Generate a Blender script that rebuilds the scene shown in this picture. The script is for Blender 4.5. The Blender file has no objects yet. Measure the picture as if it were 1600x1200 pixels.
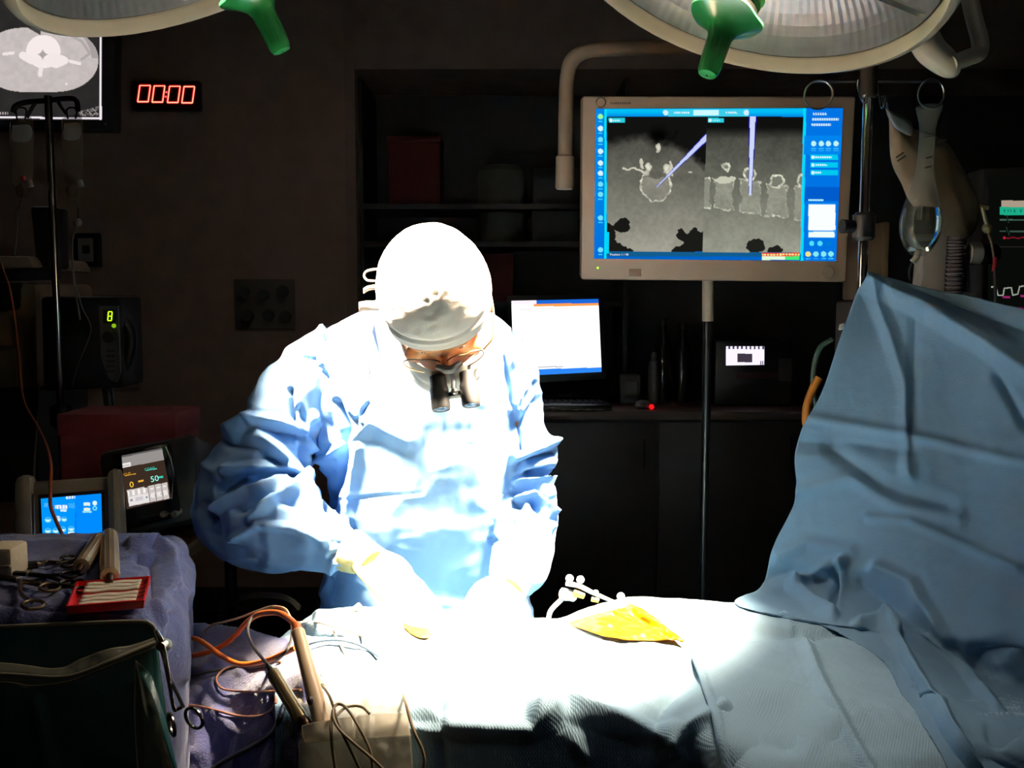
import bpy, bmesh, math, random
import numpy as np
from mathutils import Vector, Matrix
random.seed(7)
C = bpy.context.scene.collection
sc = bpy.context.scene
# ---------------------------------------------------------------- camera
F = 1500.0; CAMZ = 1.55; PITCH = math.radians(5)
cam = bpy.data.objects.new('camera', bpy.data.cameras.new('camera')); C.objects.link(cam)
cam.location = (0, 0, CAMZ); cam.rotation_euler = (math.pi/2 - PITCH, 0, 0)
cam.data.sensor_width = 36; cam.data.lens = 36*F/1600; cam.data.clip_start = 0.05
sc.camera = cam
# ---------------------------------------------------------------- world, exposure
w = bpy.data.worlds.new('dim_room'); sc.world = w; w.use_nodes = True
w.node_tree.nodes['Background'].inputs[0].default_value = (0.55, 0.62, 0.75, 1)
w.node_tree.nodes['Background'].inputs[1].default_value = 0.0
sc.view_settings.view_transform = 'Standard'; sc.view_settings.look = 'None'
sc.view_settings.exposure = 0.0; sc.view_settings.gamma = 1.0; sc.view_settings.use_curve_mapping = False
cy = sc.cycles
cy.use_denoising = True; cy.max_bounces = 7; cy.diffuse_bounces = 4; cy.glossy_bounces = 3
cy.transmission_bounces = 5; cy.transparent_max_bounces = 8; cy.sample_clamp_indirect = 12.0; cy.caustics_reflective = False; cy.caustics_refractive = False
# light tuning
BEAM_W_LEFT = 76.0; BEAM_W_RIGHT = 82.0; BEAM_SPREAD = 16
SPILL_LEFT = 0.3; SPILL_RIGHT = 3.0; ROOM_FILL_W = 0.8; BACK_FILL_W = 0.9
BEAM_COL = (1.0, 0.80, 0.57); SPILL_COL = (1.0, 0.86, 0.70)

def P(px, py, Y):
    """world point at depth Y seen at photo pixel (px,py)"""
    a = (px-800)/F; b = (py-600)/F
    d = Vector((a, math.cos(PITCH) - b*math.sin(PITCH), -math.sin(PITCH) - b*math.cos(PITCH)))
    return Vector((0, 0, CAMZ)) + d*(Y/d.y)
class Plane:
    """plane through three photo pixels at given depths (TL,TR,BL); at(px,py) meets it"""
    def __init__(s, px, Ys):
        a, b, d = P(*px[0], Ys[0]), P(*px[1], Ys[1]), P(*px[3], Ys[3])
        s.o = a; s.n = (b-a).cross(d-a).normalized()
        if s.n.dot(a-Vector((0, 0, CAMZ))) > 0: s.n = -s.n
    def at(s, px, py, off=0.0):
        c = Vector((0, 0, CAMZ)); d = P(px, py, 1.0)-c
        return c + d*((s.o+s.n*off-c).dot(s.n)/d.dot(s.n))
def corners(px, Ys, off=0.0):
    if isinstance(Ys, Plane): return [Ys.at(p[0], p[1], off) for p in px]
    Ys = [Ys]*4 if np.isscalar(Ys) else Ys
    return [P(p[0], p[1], y) for p, y in zip(px, Ys)]
def proj(V):
    V = np.asarray(V, float); x = V[:, 0]; y = V[:, 1]; z = V[:, 2]-CAMZ
    c, s = math.cos(PITCH), math.sin(PITCH)
    dep = y*c - z*s; up = y*s + z*c
    return np.stack([800+F*x/dep, 600-F*up/dep], 1)

# unseen fill lights added under the ceiling, and the lamp heads' lights
def area(name, loc, direction, power, size, col, spread=180):
    l = bpy.data.lights.new(name, 'AREA'); l.shape = 'DISK'; l.size = size; l.energy = power; l.color = col
    l.spread = math.radians(spread)
    o = bpy.data.objects.new(name, l); C.objects.link(o); o.location = loc
    o.rotation_euler = Vector(direction).to_track_quat('-Z', 'Y').to_euler()
    return o
LAMP_L = P(348, -113, 1.60); LAMP_R = P(1168, -66, 1.60)
DIR_L = (Vector((0.04, 1.69, 1.05)) - LAMP_L).normalized()
DIR_R = (Vector((0.0, 1.38, 1.05)) - LAMP_R).normalized()
for nm, pos, d, pw, sp in (('lamp_beam', LAMP_L, DIR_L, BEAM_W_LEFT, SPILL_LEFT), ('lamp_beam', LAMP_R, DIR_R, BEAM_W_RIGHT, SPILL_RIGHT)):
    area(nm, pos + d*0.03, (Vector((0.0, 1.77, 1.05))-pos) if pw == BEAM_W_LEFT else (Vector((-0.01, 1.56, 1.05))-pos), pw, 0.50 if pw == BEAM_W_LEFT else 0.42, BEAM_COL, BEAM_SPREAD if pw == BEAM_W_LEFT else 26)
    area('lamp_spill', pos + d*0.035, d, sp, 0.4, SPILL_COL, 80)
area('added_fill_light', (0.9, 0.4, 2.95), (0.0, 0.0, -1), ROOM_FILL_W, 0.9, (0.72, 0.86, 1.0), 160)  # added cool fill for the general ambient level, no fixture seen
area('added_fill_light', (-0.6, 3.2, 2.95), (0.0, 0.0, -1), BACK_FILL_W, 0.9, (1.0, 0.80, 0.66), 170)  # added warm fill to lift the back walls, no fixture seen

# ---------------------------------------------------------------- helpers
def lin(c):
    c = np.asarray(c, float)/255.0
    return np.where(c <= 0.04045, c/12.92, ((c+0.055)/1.055)**2.4)
MATS = {}
def M(name, rgb, rough=0.5, metal=0.0, var=0.10, vscale=9.0, bump=0.0, bscale=120.0, alpha=1.0, trans=0.0, weave=0.0, wscale=120.0, sheen=0.0, coat=0.0):
    if name in MATS: return MATS[name]
    m = bpy.data.materials.new(name); m.use_nodes = True; nt = m.node_tree; b = nt.nodes['Principled BSDF']
    c = lin(rgb); tc = nt.nodes.new('ShaderNodeTexCoord')
    n = nt.nodes.new('ShaderNodeTexNoise'); n.inputs['Scale'].default_value = vscale; n.inputs['Detail'].default_value = 4
    nt.links.new(tc.outputs['Object'], n.inputs['Vector'])
    r = nt.nodes.new('ShaderNodeValToRGB'); r.color_ramp.elements[0].position = 0.3; r.color_ramp.elements[1].position = 0.7
    r.color_ramp.elements[0].color = (*(c*(1-var)), 1); r.color_ramp.elements[1].color = (*np.minimum(c*(1+var), 1), 1)
    nt.links.new(n.outputs['Fac'], r.inputs[0]); nt.links.new(r.outputs[0], b.inputs['Base Color'])
    b.inputs['Roughness'].default_value = rough; b.inputs['Metallic'].default_value = metal
    b.inputs['Alpha'].default_value = alpha; b.inputs['Transmission Weight'].default_value = trans
    if sheen: b.inputs['Sheen Weight'].default_value = sheen
    if coat: b.inputs['Coat Weight'].default_value = coat
    h = None
    if bump:
        n2 = nt.nodes.new('ShaderNodeTexNoise'); n2.inputs['Scale'].default_value = bscale; n2.inputs['Detail'].default_value = 3
        nt.links.new(tc.outputs['Object'], n2.inputs['Vector']); h = n2.outputs['Fac']; st = bump
    if weave:
        ws = []
        for sgn in (1, -1):
            mp = nt.nodes.new('ShaderNodeMapping'); mp.inputs['Rotation'].default_value = (0.5, 0.3, math.radians(40*sgn))
            nt.links.new(tc.outputs['Object'], mp.inputs['Vector'])
            wv = nt.nodes.new('ShaderNodeTexWave'); wv.inputs['Scale'].default_value = wscale
            nt.links.new(mp.outputs[0], wv.inputs['Vector']); ws.append(wv.outputs['Fac'])
        mx = nt.nodes.new('ShaderNodeMath'); mx.operation = 'MULTIPLY'
        nt.links.new(ws[0], mx.inputs[0]); nt.links.new(ws[1], mx.inputs[1]); h = mx.outputs[0]; st = weave
    if h is not None:
        bp = nt.nodes.new('ShaderNodeBump'); bp.inputs['Strength'].default_value = st; bp.inputs['Distance'].default_value = 0.002
        nt.links.new(h, bp.inputs['Height']); nt.links.new(bp.outputs[0], b.inputs['Normal'])
    MATS[name] = m; return m
def E(name, rgb, strength=1.0):
    if name in MATS: return MATS[name]
    m = bpy.data.materials.new(name); m.use_nodes = True; nt = m.node_tree; nt.nodes.clear()
    o = nt.nodes.new('ShaderNodeOutputMaterial'); e = nt.nodes.new('ShaderNodeEmission')
    e.inputs[0].default_value = (*lin(rgb), 1); e.inputs[1].default_value = strength
    nt.links.new(e.outputs[0], o.inputs[0]); MATS[name] = m; return m
def screen_mat(strength):
    k = 'lit_screen_%g' % strength
    if k in MATS: return MATS[k]
    m = bpy.data.materials.new(k); m.use_nodes = True; nt = m.node_tree; nt.nodes.clear()
    o = nt.nodes.new('ShaderNodeOutputMaterial'); e = nt.nodes.new('ShaderNodeEmission')
    a = nt.nodes.new('ShaderNodeAttribute'); a.attribute_name = 'Col'; nt.links.new(a.outputs['Color'], e.inputs[0])
    e.inputs[1].default_value = strength; nt.links.new(e.outputs[0], o.inputs[0]); MATS[k] = m; return m

def tag(o, label=None, cat=None, group=None, kind=None):
    if label: o['label'] = label
    if cat: o['category'] = cat
    if group: o['group'] = group
    if kind: o['kind'] = kind
    return o
def thing(name, label, cat, loc=(0, 0, 0), group=None):
    o = bpy.data.objects.new(name, None); C.objects.link(o); o.location = loc; o.empty_display_size = 0.05
    return tag(o, label, cat, group)
def root_loc(p):
    v = Vector((0, 0, 0))
    while p is not None: v = v + p.location; p = p.parent
    return v
def add_mesh(name, me, mat, parent=None, smooth=30, local=False):
    """link a mesh given in world coordinates under an unrotated parent"""
    o = bpy.data.objects.new(name, me); C.objects.link(o)
    if mat is not None: me.materials.append(mat)
    if smooth and len(me.polygons):
        me.polygons.foreach_set('use_smooth', np.ones(len(me.polygons), bool)); me.set_sharp_from_angle(angle=math.radians(smooth))
    if parent is not None:
        if not local: me.transform(Matrix.Translation(-root_loc(parent)))
        o.parent = parent
    return o
def add_bm(name, bm, mat, parent=None, smooth=30, local=False):
    bmesh.ops.recalc_face_normals(bm, faces=bm.faces)
    me = bpy.data.meshes.new(name); bm.to_mesh(me); bm.free()
    return add_mesh(name, me, mat, parent, smooth, local)
def NB(): return bmesh.new()
def quadbox(bm, front, depth, bevel=0.0, seg=2):
    """box from four front corners (TL,TR,BR,BL) pushed back by depth along the face normal (away from the camera)"""
    f = [Vector(p) for p in front]; n = (f[1]-f[0]).cross(f[3]-f[0]).normalized()
    c = sum(f, Vector())/4
    if n.dot(c - Vector((0, 0, CAMZ))) < 0: n = -n
    b = [p + n*depth for p in f]
    vs = [bm.verts.new(p) for p in f+b]
    fs = [(0, 1, 2, 3), (7, 6, 5, 4), (0, 4, 5, 1), (1, 5, 6, 2), (2, 6, 7, 3), (3, 7, 4, 0)]
    faces = [bm.faces.new([vs[i] for i in q]) for q in fs]
    if bevel:
        es = list({e for fa in faces for e in fa.edges})
        bmesh.ops.bevel(bm, geom=es, offset=bevel, segments=seg, affect='EDGES', profile=0.5)
    return n
def box(bm, lo, hi, bevel=0.0, seg=2):
    x0, y0, z0 = lo; x1, y1, z1 = hi
    return quadbox(bm, [(x0, y0, z1), (x1, y0, z1), (x1, y0, z0), (x0, y0, z0)], y1-y0, bevel, seg)
def catmull(pts, n):
    pts = np.asarray(pts, float)
    if len(pts) == 2:
        t = np.linspace(0, 1, n)[:, None]; return pts[0]*(1-t)+pts[1]*t
    p = np.vstack([2*pts[0]-pts[1], pts, 2*pts[-1]-pts[-2]])
    t = np.linspace(0, len(pts)-1, n); i = np.minimum(t.astype(int), len(pts)-2); f = (t-i)[:, None]
    a, b, c, d = p[i], p[i+1], p[i+2], p[i+3]
    return 0.5*((2*b)+(-a+c)*f+(2*a-5*b+4*c-d)*f**2+(-a+3*b-3*c+d)*f**3)
def tube(bm, pts, r, seg=8, n=None, cap=True, smooth=True, squash=None):
    """tube through pts (world); r number or list per point"""
    pts = [list(p) for p in pts]; rr = [r]*len(pts) if np.isscalar(r) else list(r)
    full = np.hstack([np.asarray(pts, float), np.asarray(rr, float)[:, None]])
    if smooth and len(pts) > 2: full = catmull(full, n or len(pts)*5)
    elif n: full = catmull(full, n)
    q = full[:, :3]; R = np.maximum(full[:, 3], 1e-4)
    tan = np.gradient(q, axis=0); tan /= np.linalg.norm(tan, axis=1)[:, None]+1e-12
    up = np.array([0, 0, 1.0]) if abs(tan[0][2]) < 0.9 else np.array([1.0, 0, 0])
    rings = []
    nrm = np.cross(tan[0], up); nrm /= np.linalg.norm(nrm)
    for i in range(len(q)):
        nrm = nrm - tan[i]*nrm.dot(tan[i]); nrm /= np.linalg.norm(nrm)+1e-12
        bn = np.cross(tan[i], nrm); ring = []
        for k in range(seg):
            a = 2*math.pi*k/seg; s2 = 1.0 if squash is None else squash
            ring.append(bm.verts.new(q[i]+R[i]*(math.cos(a)*nrm+s2*math.sin(a)*bn)))
        rings.append(ring)
    for i in range(len(rings)-1):
        for k in range(seg):
            bm.faces.new([rings[i][k], rings[i][(k+1) % seg], rings[i+1][(k+1) % seg], rings[i+1][k]])
    if cap: bm.faces.new(rings[0][::-1]); bm.faces.new(rings[-1])
    return bm
def frame(axis, up=None):
    z = Vector(axis).normalized(); u = Vector(up) if up is not None else (Vector((0, 0, 1)) if abs(z.z) < 0.9 else Vector((1, 0, 0)))
    x = u.cross(z).normalized(); y = z.cross(x); return x, y, z
def lathe(bm, prof, origin, axis, seg=24, fn=None, cap=True, up=None):
    """prof: list (r,h) along axis from origin; fn(angle,r,h)->(r,h)"""
    x, y, z = frame(axis, up); o = Vector(origin); rings = []
    for r, h in prof:
        ring = []
        for k in range(seg):
            a = 2*math.pi*k/seg; rr, hh = (r, h) if fn is None else fn(a, r, h)
            ring.append(bm.verts.new(o + x*(rr*math.cos(a)) + y*(rr*math.sin(a)) + z*hh))
        rings.append(ring)
    for i in range(len(rings)-1):
        for k in range(seg):
            bm.faces.new([rings[i][k], rings[i][(k+1) % seg], rings[i+1][(k+1) % seg], rings[i+1][k]])
    if cap:
        bm.faces.new(rings[0][::-1]); bm.faces.new(rings[-1])
    return bm
def cyl(bm, a, b, r, seg=16, r2=None, bev=0.0):
    a = Vector(a); b = Vector(b); L = (b-a).length; r2 = r if r2 is None else r2
    pr = [(r, 0), (r2, L)] if not bev else [(r-bev, 0), (r, bev), (r2, L-bev), (r2-bev, L)]
    return lathe(bm, pr, a, b-a, seg)
def ball(bm, c, r, seg=14, axis=(0, 0, 1), sq=1.0):
    pr = [(max(r*math.sin(t), 1e-4), -r*sq*math.cos(t)) for t in np.linspace(0.02, math.pi-0.02, seg//2+2)]
    return lathe(bm, pr, c, axis, seg)
def torus(bm, c, R, r, axis, seg=28, s2=8):
    x, y, z = frame(axis); c = Vector(c)
    pts = [c + x*R*math.cos(t)+y*R*math.sin(t) for t in np.linspace(0, 2*math.pi, seg+1)]
    return tube(bm, pts, r, s2, smooth=False, cap=False)
def slab_px(name, px, Ys, depth, mat, parent=None, bevel=0.004, smooth=30, off=0.0):
    """box whose front is the quad px (TL,TR,BR,BL) at depths Ys"""
    f = corners(px, Ys)
    if off:
        n = (f[1]-f[0]).cross(f[3]-f[0]).normalized()
        if n.dot(f[0]-Vector((0, 0, CAMZ))) > 0: n = -n
        f = [p+n*off for p in f]
    bm = NB(); quadbox(bm, f, depth, bevel); return add_bm(name, bm, mat, parent, smooth)
def wire(name, pts, r, mat, parent=None, seg=8, n=None):
    bm = NB(); tube(bm, [P(*p) if isinstance(p, tuple) and max(abs(p[0]), abs(p[1])) > 10 else p for p in pts], r, seg, n); return add_bm(name, bm, mat, parent, 60)
def text(name, body, origin, xdir, size, mat, parent, ydir=(0, 0, 1), extrude=0.0):
    cu = bpy.data.curves.new('t', 'FONT'); cu.body = body; cu.size = size; cu.extrude = extrude; cu.resolution_u = 3
    o = bpy.data.objects.new('t', cu); C.objects.link(o)
    me = bpy.data.meshes.new_from_object(o.evaluated_get(bpy.context.evaluated_depsgraph_get()))
    bpy.data.objects.remove(o)
    x = Vector(xdir).normalized(); y = (Vector(ydir)-x*x.dot(Vector(ydir))).normalized(); z = x.cross(y)
    m = Matrix((x, y, z)).transposed().to_4x4(); m.translation = Vector(origin); me.transform(m); me.name = name
    return add_mesh(name, me, mat, parent, 0)
# value noise
def vnoise(p, seed=0):
    p = np.asarray(p, float); i = np.floor(p).astype(np.int64); f = p-i; f = f*f*(3-2*f)
    def h(a, b, c):
        n = (a*374761393 + b*668265263 + c*2147483647 + seed*1274126177) & 0xffffffff
        n = ((n ^ (n >> 13))*1274126177) & 0xffffffff; n = n ^ (n >> 16); return (n & 0xffff)/65535.0
    r = 0
    for dx in (0, 1):
        for dy in (0, 1):
            for dz in (0, 1):
                wgt = (f[:, 0] if dx else 1-f[:, 0])*(f[:, 1] if dy else 1-f[:, 1])*(f[:, 2] if dz else 1-f[:, 2])
                r = r + wgt*h(i[:, 0]+dx, i[:, 1]+dy, i[:, 2]+dz)
    return r*2-1
def fbm(p, octaves=3, seed=0, ridged=False):
    r = 0; a = 1.0; t = 0
    for o in range(octaves):
        n = vnoise(p*2**o+o*17.3, seed+o); r = r + a*((1-2*np.abs(n)) if ridged else n); t += a; a *= 0.5
    return r/t
def polydist(q, line):
    line = np.asarray(line, float); d = np.full(len(q), 1e9); tt = np.zeros(len(q)); L = 0
    for a, b in zip(line[:-1], line[1:]):
        ab = b-a; l2 = ab.dot(ab)+1e-9; t = np.clip(((q-a)@ab)/l2, 0, 1); dd = np.linalg.norm(q-(a+t[:, None]*ab), axis=1)
        d = np.minimum(d, dd)
    return d
def creases(q, items):
    """sum of fold ridges (+) and valleys (-): items (polyline in photo pixels, width px, height m[, power])"""
    h = np.zeros(len(q))
    for it in items:
        line, wd, amp = it[:3]; pw = it[3] if len(it) > 3 else 1.3
        h += amp*np.maximum(0, 1-polydist(q, line)/wd)**pw
    return h
def grid_normals(G):
    du = np.gradient(G, axis=0); dv = np.gradient(G, axis=1); n = np.cross(du, dv)
    n /= np.linalg.norm(n, axis=2)[:, :, None]+1e-12; return n
def net(rows, nu, nv):
    """Catmull-Rom sheet through a control net of (px,py,Y) or world Vectors"""
    W = np.array([[list(P(*c)) if isinstance(c, tuple) else list(c) for c in r] for r in rows], float)
    a = np.stack([catmull(W[i], nv) for i in range(len(W))])
    return np.stack([catmull(a[:, j], nu) for j in range(nv)], 1)
def sheet_mesh(name, G, mat, parent=None, thick=0.002, smooth=180, colors=None):
    nu, nv = G.shape[:2]; idx = np.arange(nu*nv).reshape(nu, nv)
    f = np.stack([idx[:-1, :-1], idx[:-1, 1:], idx[1:, 1:], idx[1:, :-1]], -1).reshape(-1, 4)
    me = bpy.data.meshes.new(name); me.vertices.add(nu*nv); me.vertices.foreach_set('co', G.reshape(-1).astype(np.float32))
    me.loops.add(f.size); me.loops.foreach_set('vertex_index', f.reshape(-1).astype(np.int32))
    me.polygons.add(len(f)); me.polygons.foreach_set('loop_start', np.arange(0, f.size, 4, dtype=np.int32))
    me.update(calc_edges=True)
    if colors is not None:
        ca = me.color_attributes.new('Col', 'FLOAT_COLOR', 'POINT')
        ca.data.foreach_set('color', np.hstack([colors, np.ones((len(colors), 1))]).reshape(-1).astype(np.float32))
    o = add_mesh(name, me, mat, parent, smooth)
    if thick:
        s = o.modifiers.new('thickness', 'SOLIDIFY'); s.thickness = thick; s.offset = 0
    return o
def sheet(name, rows, nu, nv, mat, parent=None, folds=(), noise=(), thick=0.002, over=None):
    """cloth sheet; folds in photo pixels, noise = list of (amp, (sx,sy,sz), ridged)"""
    G = net(rows, nu, nv); n = grid_normals(G)
    flat = G.reshape(-1, 3); N = n.reshape(-1, 3)
    v = flat - np.array([0, 0, CAMZ]); sg = np.sign(-(N*v).sum(1).mean()) or 1; N = N*sg
    h = creases(proj(flat), folds) if folds else np.zeros(len(flat))
    for k, (amp, s, rg) in enumerate(noise): h = h + amp*fbm(flat*np.array(s), 3, 11+k, rg)
    flat = flat + N*h[:, None]
    if over is not None:   # keep this cloth lying on top of another surface
        eye = Vector((0, 0, CAMZ))
        for i, p in enumerate(flat):
            v = Vector(p)-eye; L = v.length; hit = over.ray_cast(eye, v/L)
            if hit[0] is not None and hit[3] < L+0.003 and L-hit[3] < 0.3: flat[i] = np.array(eye+v/L*(hit[3]-0.004))
    G = flat.reshape(G.shape)
    return sheet_mesh(name, G, mat, parent, thick)
def lit_screen(name, px, Ys, nx, ny, fn, parent, strength=1.0, off=0.001):
    """flat backlit screen: fine grid whose colours fn(PX,PY) are given at photo pixels"""
    f = [np.array(p) for p in corners(px, Ys)]
    n = np.cross(f[1]-f[0], f[3]-f[0]); n /= np.linalg.norm(n)
    if n.dot(f[0]-np.array([0, 0, CAMZ])) > 0: n = -n
    u = np.linspace(0, 1, nx)[None, :, None]; v = np.linspace(0, 1, ny)[:, None, None]
    G = (f[0]*(1-u)+f[1]*u)*(1-v)+(f[3]*(1-u)+f[2]*u)*v + n*off
    q = [np.array(p, float) for p in px]
    Q = ((q[0]*(1-u)+q[1]*u)*(1-v)+(q[3]*(1-u)+q[2]*u)*v).reshape(-1, 2)
    col = lin(np.clip(fn(Q[:, 0], Q[:, 1]), 0, 255))
    return sheet_mesh(name, G, screen_mat(strength), parent, 0, 0, col)
from mathutils.bvhtree import BVHTree
def bvh_of(o):
    dg = bpy.context.evaluated_depsgraph_get(); dg.update()
    return BVHTree.FromPolygons([o.matrix_world @ v.co for v in o.data.vertices], [p.vertices[:] for p in o.data.polygons])
def onto(tree, px, py, o=0.004, fallback=1.3):
    c = Vector((0, 0, CAMZ)); d = (P(px, py, 1.0)-c).normalized(); h = tree.ray_cast(c, d)[0]
    if h is None: h = P(px, py, fallback)
    return h - d*o
def remesh(bm, voxel, smooth_it=2):
    me = bpy.data.meshes.new('r'); bmesh.ops.recalc_face_normals(bm, faces=bm.faces); bm.to_mesh(me); bm.free()
    o = bpy.data.objects.new('r', me); C.objects.link(o)
    m = o.modifiers.new('r', 'REMESH'); m.mode = 'VOXEL'; m.voxel_size = voxel; m.adaptivity = 0
    if smooth_it:
        s = o.modifiers.new('s', 'SMOOTH'); s.iterations = smooth_it; s.factor = 0.5
    me2 = bpy.data.meshes.new_from_object(o.evaluated_get(bpy.context.evaluated_depsgraph_get()))
    bpy.data.objects.remove(o); bpy.data.meshes.remove(me); me2.materials.clear(); return me2
def mesh_arrays(me):
    V = np.empty(len(me.vertices)*3, np.float32); me.vertices.foreach_get('co', V)
    N = np.empty(len(me.vertices)*3, np.float32); me.vertex_normals.foreach_get('vector', N)
    return V.reshape(-1, 3).astype(float), N.reshape(-1, 3).astype(float)
def set_co(me, V): me.vertices.foreach_set('co', V.reshape(-1).astype(np.float32)); me.update()
# ================================================================ materials
wall_m = M('warm_wall_paint', (205, 168, 148), 0.85, bump=0.1)
soffit_m = M('soffit_paint', (190, 158, 140), 0.85)
dark_m = M('dark_laminate', (60, 55, 51), 0.6)
floor_m = M('grey_vinyl_floor', (92, 88, 84), 0.55)
ceil_m = M('ceiling_paint', (150, 145, 140), 0.9)
black = M('black_plastic', (16, 16, 17), 0.45)
blackm = M('black_metal', (20, 20, 22), 0.35, 0.6)
beige = M('beige_plastic', (205, 185, 160), 0.5)
cream = M('cream_enamel', (226, 208, 178), 0.38)
steel = M('brushed_steel', (190, 188, 184), 0.28, 1.0)
chrome = M('chrome', (215, 213, 210), 0.12, 1.0)
greyp = M('grey_plastic', (120, 116, 112), 0.5)
taupe = M('taupe_plastic', (135, 122, 105), 0.55)
drape_m = M('light_blue_drape', (146, 178, 198), 0.75, weave=0.35, wscale=110, var=0.05)
screen_drape_m = M('blue_screen_drape', (114, 150, 178), 0.8, bump=0.25, bscale=300, var=0.05)
towel_m = M('purple_blue_towel', (64, 67, 112), 0.95, bump=0.7, bscale=260, sheen=0.3)
gown_m = M('blue_gown_fabric', (118, 160, 208), 0.7, bump=0.12, bscale=350, var=0.04)
clear_m = M('clear_plastic', (235, 238, 235), 0.08, alpha=0.16, coat=0.6)
white_m = M('white_plastic', (225, 222, 214), 0.5)

# ================================================================ the room
WY = 4.7; RX = P(557, 300, WY).x; SZ = P(800, 108, WY).z
def struct(name, lo, hi, m, parent=None):
    bm = NB(); box(bm, lo, hi); o = add_bm(name, bm, m, parent, 0); o['kind'] = 'structure'; return o
struct('floor', (-3.1, -1.6, -0.1), (3.3, 5.4, 0.0), floor_m)
struct('ceiling', (-3.1, -1.6, 3.05), (3.3, 5.4, 3.15), ceil_m)
struct('wall_left', (-3.1, -1.6, 0), (-3.0, 5.4, 3.05), wall_m)
struct('wall_right', (3.2, -1.6, 0), (3.3, 5.4, 3.05), wall_m)
struct('wall_front', (-3.0, -1.6, 0), (3.2, -1.5, 3.05), wall_m)
struct('wall_back', (-3.0, WY, 0), (RX, WY+0.7, 3.05), wall_m)
struct('wall_recess', (RX, WY+0.6, 0), (3.2, WY+0.7, 3.05), dark_m)
struct('trim_1', (RX, WY, SZ), (3.2, WY+0.6, 3.05), soffit_m)
struct('trim_2', (RX-0.05, WY-0.012, 0), (RX, WY, 3.05), soffit_m)
struct('baseboard_back', (-3.0, WY-0.015, 0), (RX-0.05, WY, 0.12), dark_m)
# wall shelf cabinet in the recess with things on it
def shelf_unit():
    t = thing('storage_shelf', 'dark storage shelf in the recess behind the surgeon holding a red box', 'shelf', (-0.1, WY+0.3, 1.2))
    zt = P(700, 322, WY+0.25).z
    for z in (zt-0.03, P(700, 378, WY+0.2).z-0.03, P(700, 470, WY+0.2).z-0.03):
        bm = NB(); box(bm, (RX+0.02, WY+0.08, z), (0.55, WY+0.58, z+0.025)); add_bm('shelf_board', bm, dark_m, t, 0)
    for x in (RX+0.0, 0.55):
        bm = NB(); box(bm, (x, WY+0.08, 1.2), (x+0.02, WY+0.58, SZ-0.02)); add_bm('side_panel', bm, dark_m, t, 0)
    return zt
zt = shelf_unit()
def bin_px(name, label, cat, x0, x1, y0, zb, Y, dep, m, extra=None, bev=0.01):
    a = P(x0, y0, Y); b = P(x1, y0, Y); t = thing(name, label, cat, ((a.x+b.x)/2, Y+dep/2, zb))
    bm = NB(); box(bm, (a.x, Y, zb), (b.x, Y+dep, a.z), bev); add_bm('body', bm, m, t)
    if extra: extra(t, a, b)
    return t
redm = M('dull_red_card', (112, 34, 30), 0.7)
def lid(t, a, b):
    bm = NB(); box(bm, (a.x-0.004, WY+0.19, a.z-0.03), (b.x+0.004, WY+0.41, a.z+0.004), 0.004); add_bm('lid', bm, redm, t)
bin_px('storage_box', 'tall dull red box on the dark shelf above the surgeon', 'box', 606, 688, 214, zt-0.005, WY+0.2, 0.2, redm, lid)
def coatbag():
    a = P(745, 250, WY+0.2); b = P(822, 250, WY+0.2); z2 = P(745, 358, WY+0.2).z
    zb = P(700, 378, WY+0.2).z-0.005
    t = thing('hanging_cover', 'pale grey rounded plastic cover on the dark shelf beside the red box', 'cover', ((a.x+b.x)/2, WY+0.3, zb))
    bm = NB(); h = a.z-zb; w2 = (b.x-a.x)/2
    lathe(bm, [(0.02, h), (w2*0.75, h-0.01), (w2*0.95, h*0.9), (w2, h*0.78), (w2, h*0.2), (w2*0.9, 0.02), (w2*0.8, 0.0)], ((a.x+b.x)/2, WY+0.35, zb), (0, 0, 1), 24, lambda an, r, hh: (r*(1+0.02*math.sin(5*an+hh*9)), hh))
    add_bm('cover_sheet', bm, M('grey_white_film', (128, 124, 112), 0.6), t)
coatbag()
bin_px('storage_bin', 'dark grey bin on the shelf left of the hanging tube', 'bin', 832, 905, 262, P(700, 378, WY+0.2).z-0.005, WY+0.2, 0.25, M('charcoal_plastic', (52, 50, 49), 0.6))
bin_px('supply_carton', 'low maroon carton on the lower shelf above the laptop', 'carton', 722, 802, 396, P(700, 470, WY+0.2).z-0.005, WY+0.2, 0.25, M('maroon_card', (120, 52, 46), 0.7))

# wall clock 00:00
def clock():
    c = P(258, 148, WY-0.02); a = P(206, 126, WY-0.05); b = P(312, 172, WY-0.05)
    t = thing('digital_clock', 'black digital wall clock glowing red 00:00', 'clock', (c.x, WY, b.z))
    bm = NB(); box(bm, (a.x, WY-0.05, b.z), (b.x, WY, a.z), 0.006); add_bm('case', bm, M('red_black_acrylic', (40, 14, 13), 0.3), t)
    em = E('led_glow', (255, 178, 140), 1.6); er = E('led_halo', (205, 10, 18), 0.9)
    def bar(bm, p, q, r):
        tube(bm, [P(p[0], p[1], WY-0.055), P(q[0], q[1], WY-0.055)], r, 6, 2, smooth=False)
    for ox, oy in ((0, 0), (22.5, 0.6), (46.5, 1.2), (69, 1.8)):
        cs = [(218.5+ox, 133.5+oy), (235+ox, 133.5+oy), (231.5+ox, 159+oy), (215+ox, 159+oy)]
        bm = NB()
        for i in range(4): bar(bm, cs[i], cs[(i+1) % 4], 0.0031)
        d = add_bm('digit', bm, em, t)
        bm = NB()
        for i in range(4):
            p, q = cs[i], cs[(i+1) % 4]; tube(bm, [P(p[0], p[1], WY-0.051), P(q[0], q[1], WY-0.051)], 0.0066, 6, 2, smooth=False)
        add_bm('digit_halo', bm, er, t)  # wider red bars put the digits' glow halo into emission
    bm = NB()
    for p in ((260, 144), (259, 151)): ball(bm, P(p[0], p[1], WY-0.054), 0.0052, 8)
    add_bm('colon', bm, E('colon_glow', (255, 90, 100), 1.3), t)
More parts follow.
